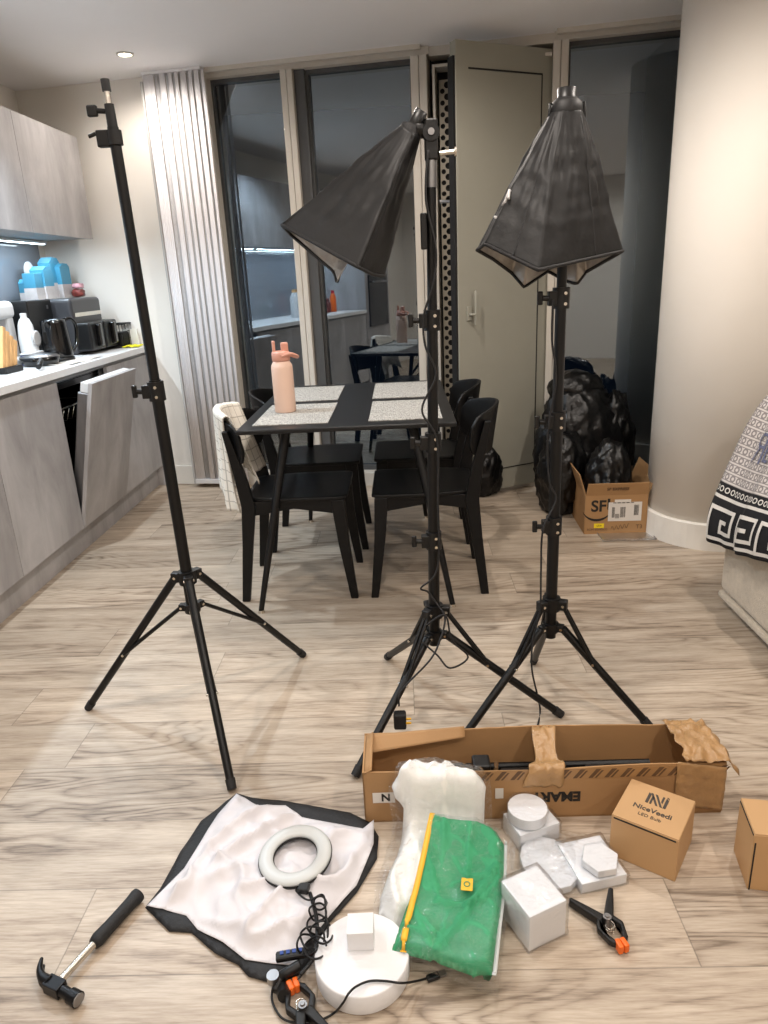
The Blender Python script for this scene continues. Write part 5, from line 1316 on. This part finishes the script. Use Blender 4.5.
# spring clamps --------------------------------------------------------------
def clamp(label, pivot, tipdir, spread, L=.072, H=.045, z=0, flip=1):
    """jaws point along tipdir; handles go the other way and open by spread"""
    t = thing('spring_clamp', label, 'clamp', (pivot[0], pivot[1], z), tipdir, 'black spring clamps with orange jaws')
    for s in (-1, 1):
        m = MB()
        jaw = [(-.01, s*.004), (.018, s*.020), (.045, s*.008), (L*.72, s*.001), (L*.72, s*.012), (.045, s*.021), (.012, s*.030), (-.014, s*.016)]
        m.prism(jaw if s < 0 else list(reversed(jaw)), .006, .022)
        a = spread*s; d = Vector((-math.cos(a), math.sin(a))); n = Vector((-d.y, d.x))
        r0 = Vector((-.004, s*.006)); hl = .078
        pr = [r0-n*.010, r0+d*hl*.5-n*.008, r0+d*hl-n*.005, r0+d*hl+n*.005, r0+d*hl*.5+n*.008, r0+n*.010]
        m.prism([(p.x, p.y) for p in pr], .004, .024)
        m.build('handle', M['bp'], t, bevel=.004, bsegs=3)
        m = MB(); m.box((L*.72+.002, s*.0058, .014), (.022, .011, .020), R(3*s)); m.build('jaw_pad', M['orange'], t, bevel=.003)
    m = MB(); m.cyl((0, 0, .002), (0, 0, .030), .0085, .0085, 16); m.cyl((0, 0, .030), (0, 0, .033), .005, .004, 12); m.build('pivot', M['steel'], t)
    m = MB(); m.tube([(.009*math.cos(k*.7)+.012, .009*math.sin(k*.7), .006+k*.0007) for k in range(24)], .0013, 6); m.build('spring', M['chrome'], t)
    return t
pv = P(607, 920, .02); tip = P(623, 945, .02)
clamp('black spring clamp with orange jaws lying right of the foam cube', pv, math.atan2(tip.y-pv.y, tip.x-pv.x), R(34), L=.075)
pv = P(303, 1008, .02); tip = P(294, 986, .02)
clamp('black spring clamp with orange jaw beside the round white drum at the bottom edge', pv, math.atan2(tip.y-pv.y, tip.x-pv.x), R(20), L=.072)
# hammer ------------------------------------------------------------------------
h0, h1 = P(140, 893, .018), P(50, 992, .018)
ang = math.atan2(h1.y-h0.y, h1.x-h0.x); L = (h1-h0).length
t = thing('claw_hammer', 'claw hammer with black rubber grip and steel shaft on the floor', 'hammer', (h0.x, h0.y, 0), ang)
m = MB(); T = Matrix.Translation((0, 0, .018)) @ Matrix.Rotation(PI/2, 4, 'Y')
m.lathe([(.004, 0), (.0155, .004), (.0165, .012), (.0145, .03), (.014, .09), (.0155, .125), (.012, .137), (.004, .138)], n=24, T=T); m.build('grip', M['rub'], t)
m = MB(); m.cyl((.13, 0, .018), (L-.02, 0, .018), .0082, .0078, 18); m.build('shaft', M['chrome'], t)
m = MB(); xs = L-.012
m.box((xs, 0, .018), (.026, .040, .026)); m.cyl((xs, -.0, .018), (xs+.002, .048, .018), .0115, .010, 18); m.cyl((xs+.002, .044, .018), (xs+.003, .064, .018), .0145, .0150, 20)
for dz in (-.0055, .0055):
    pts = bez([(xs, -.012, .018+dz), (xs-.002, -.034, .019+dz), (xs-.012, -.052, .020+dz*1.4), (xs-.030, -.066, .020+dz*1.8)], 6)
    m.tube(pts, [.0125-.0095*i/(len(pts)-1) for i in range(len(pts))], 10)
m.build('head', M['hammerb'], t, bevel=.002)
m = MB(); m.cyl((xs+.003, .064, .018), (xs+.003, .066, .018), .0130, .0125, 20); m.build('strike_face', M['steel'], t)

# white backdrop in bag -----------------------------------------------------------
def zat(v): # height of the package by image row
    return .045+(.170-.045)*sst(835, 768, v)
wp_px = [(399, 761), (415, 757), (430, 755.6), (455, 759), (479.8, 764.7), (486, 774), (484, 800), (483.7, 822), (470, 860), (440, 905), (409.5, 914.5), (391, 919.7), (378, 901.5), (379.5, 886), (388, 862), (396.5, 844), (402, 822), (403.7, 807), (395, 790), (391, 775)]
wpoly = [tuple(P(u, v, zat(v)).xy) for u, v in wp_px]
ys = [p[1] for p in wpoly]
def zpk(x, y):
    # invert: height as a function of y
    for vv in range(750, 930, 2):
        p = P(430, vv, zat(vv))
        if p.y <= y: return zat(vv)
    return .045
t = thing('white_backdrop', 'folded white backdrop cloth in a clear bag leaning on the long carton', 'backdrop', (0, 0, 0))
def zw(x, y, d):
    f = (1-abs(noise.noise(Vector((x*15, y*4, 1)))))**6*.020+(1-abs(noise.noise(Vector((x*26, y*9, 6)))))**6*.012
    return zpk(x, y)-.034+.032*sst(0, .025, d)+f*sst(0, .03, d)
m = sheet(wpoly, zw, .008); m.build('cloth', M['cream'], t, solid=.022)
bag_px = [(390, 763), (430, 755), (490, 766), (492, 790), (487, 822), (470, 860), (425, 920), (395, 925), (370, 918), (374, 880), (386, 840), (392, 815), (388, 790)]
bpoly = [tuple(P(u, v, zat(v)).xy) for u, v in bag_px]
m = sheet(bpoly, lambda x, y, d: zpk(x, y)-.030+.046*sst(0, .025, d)+.004*noise.noise(Vector((x*50, y*40, 0))), .008); m.build('clear_bag', M['film'], t)
# green backdrop ---------------------------------------------------------------------
def zg(x, y): return .054+.046*sst(1.12, 1.40, y)
def gz(v): return .054+.046*sst(940, 812, v)
gp = [(430, 811), (450, 815.5), (478, 818), (496, 825), (505, 838), (507, 865), (502, 915), (493, 971), (472, 972), (435.5, 959), (407, 951), (390, 948), (404, 907), (414.7, 870), (422.5, 839)]
gpoly = [tuple(P(u, v, gz(v)).xy) for u, v in gp]
t = thing('green_backdrop', 'folded green backdrop cloth in a clear zip bag with yellow strip', 'backdrop', (0, 0, 0))
folds = [((405, 930), (425, 940), .9), ((436, 905), (470, 908), 1.), ((470, 908), (498, 868), 1.), ((442, 822), (440, 862), .8), ((468, 826), (464, 884), .9), ((456, 884), (495, 872), .8), ((430, 870), (436, 900), .7), ((440, 955), (478, 900), 1.), ((425, 925), (445, 950), .8), ((445, 920), (430, 960), .7), ((480, 905), (500, 880), .7)]
fw = [((P(*a, gz(a[1])).xy), (P(*b, gz(b[1])).xy), s) for a, b, s in folds]
def zgr(x, y, d):
    z = zg(x, y)-.010+.018*sst(0, .014, d)
    q = Vector((x, y))
    for a, b, s in fw:
        ab = b-a; tt = max(0, min(1, (q-a).dot(ab)/ab.length_squared)); w = (q-a-ab*tt); dd = w.length
        side = 1 if (ab.x*w.y-ab.y*w.x) > 0 else -1
        z += s*.0085*math.exp(-(dd/(.011 if side > 0 else .004))**2)*(1 if side > 0 else -.4)
    f = (1-abs(noise.noise(Vector(((x+y*.4)*14, y*5, 4)))))**6*.006
    return z+f*sst(0, .02, d)+.0015*noise.noise(Vector((x*40, y*40, 0)))*sst(0, .02, d)
m = sheet(gpoly, zgr, .0055); m.build('cloth', M['green'], t, solid=.030)
bg = [(426, 812), (445, 812), (480, 815), (505, 826), (516, 832), (512, 870), (505, 920), (498, 986), (490, 984), (450, 968), (405, 955), (389, 950), (402, 910), (413, 870), (420, 838)]
bgp = [tuple(P(u, v, gz(v)).xy) for u, v in bg]
m = sheet(bgp, lambda x, y, d: zg(x, y)-.028+.040*sst(0, .016, d)+.005*noise.noise(Vector((x*45, y*30, 2)))*sst(0, .02, d), .0065); m.build('clear_bag', M['film'], t)
def strip_on(pxa, w, zoff, mm, name, nn=24):
    m = MB(); pts = [P(u, v, gz(v)) for u, v in pxa]; pts = bez(pts, 10); q = []
    for p in pts: q.append(Vector((p.x, p.y, max(zgr(p.x, p.y, poly_dist(p.x, p.y, gpoly)), zg(p.x, p.y)-.01)+zoff)))
    for a, b in zip(q, q[1:]):
        d = (b-a).normalized(); n = Vector((-d.y, d.x, 0))*w/2
        m._vf([a+n, b+n, b-n, a-n], [(0, 1, 2, 3)], smooth=True)
    bmesh.ops.remove_doubles(m.bm, verts=m.bm.verts, dist=.0005)
    return m.build(name, mm, t, solid=.0008)
strip_on([(433, 813), (425, 848), (416, 890), (408, 925), (403, 951)], .0125, .006, M['gold'], 'yellow_strip')
strip_on([(506, 836), (504, 880), (499, 930), (494, 980)], .008, .004, M['ringw'], 'zip_seal')
s_ = P(467, 886, .075)
m = MB(); m.box((s_.x, s_.y, .0), (.024, .032, .0008), R(-8)); 
st = m.build('yellow_sticker', M['gold'], t); st.location.z = zgr(s_.x, s_.y, .1)+.009
m = MB(); torus(m, .006, [(-.0012, -.0002), (.0012, -.0002), (.0012, .0004), (-.0012, .0004)], 24); em = m.build('emblem', M['green'], st); em.location = (s_.x, s_.y, .001)
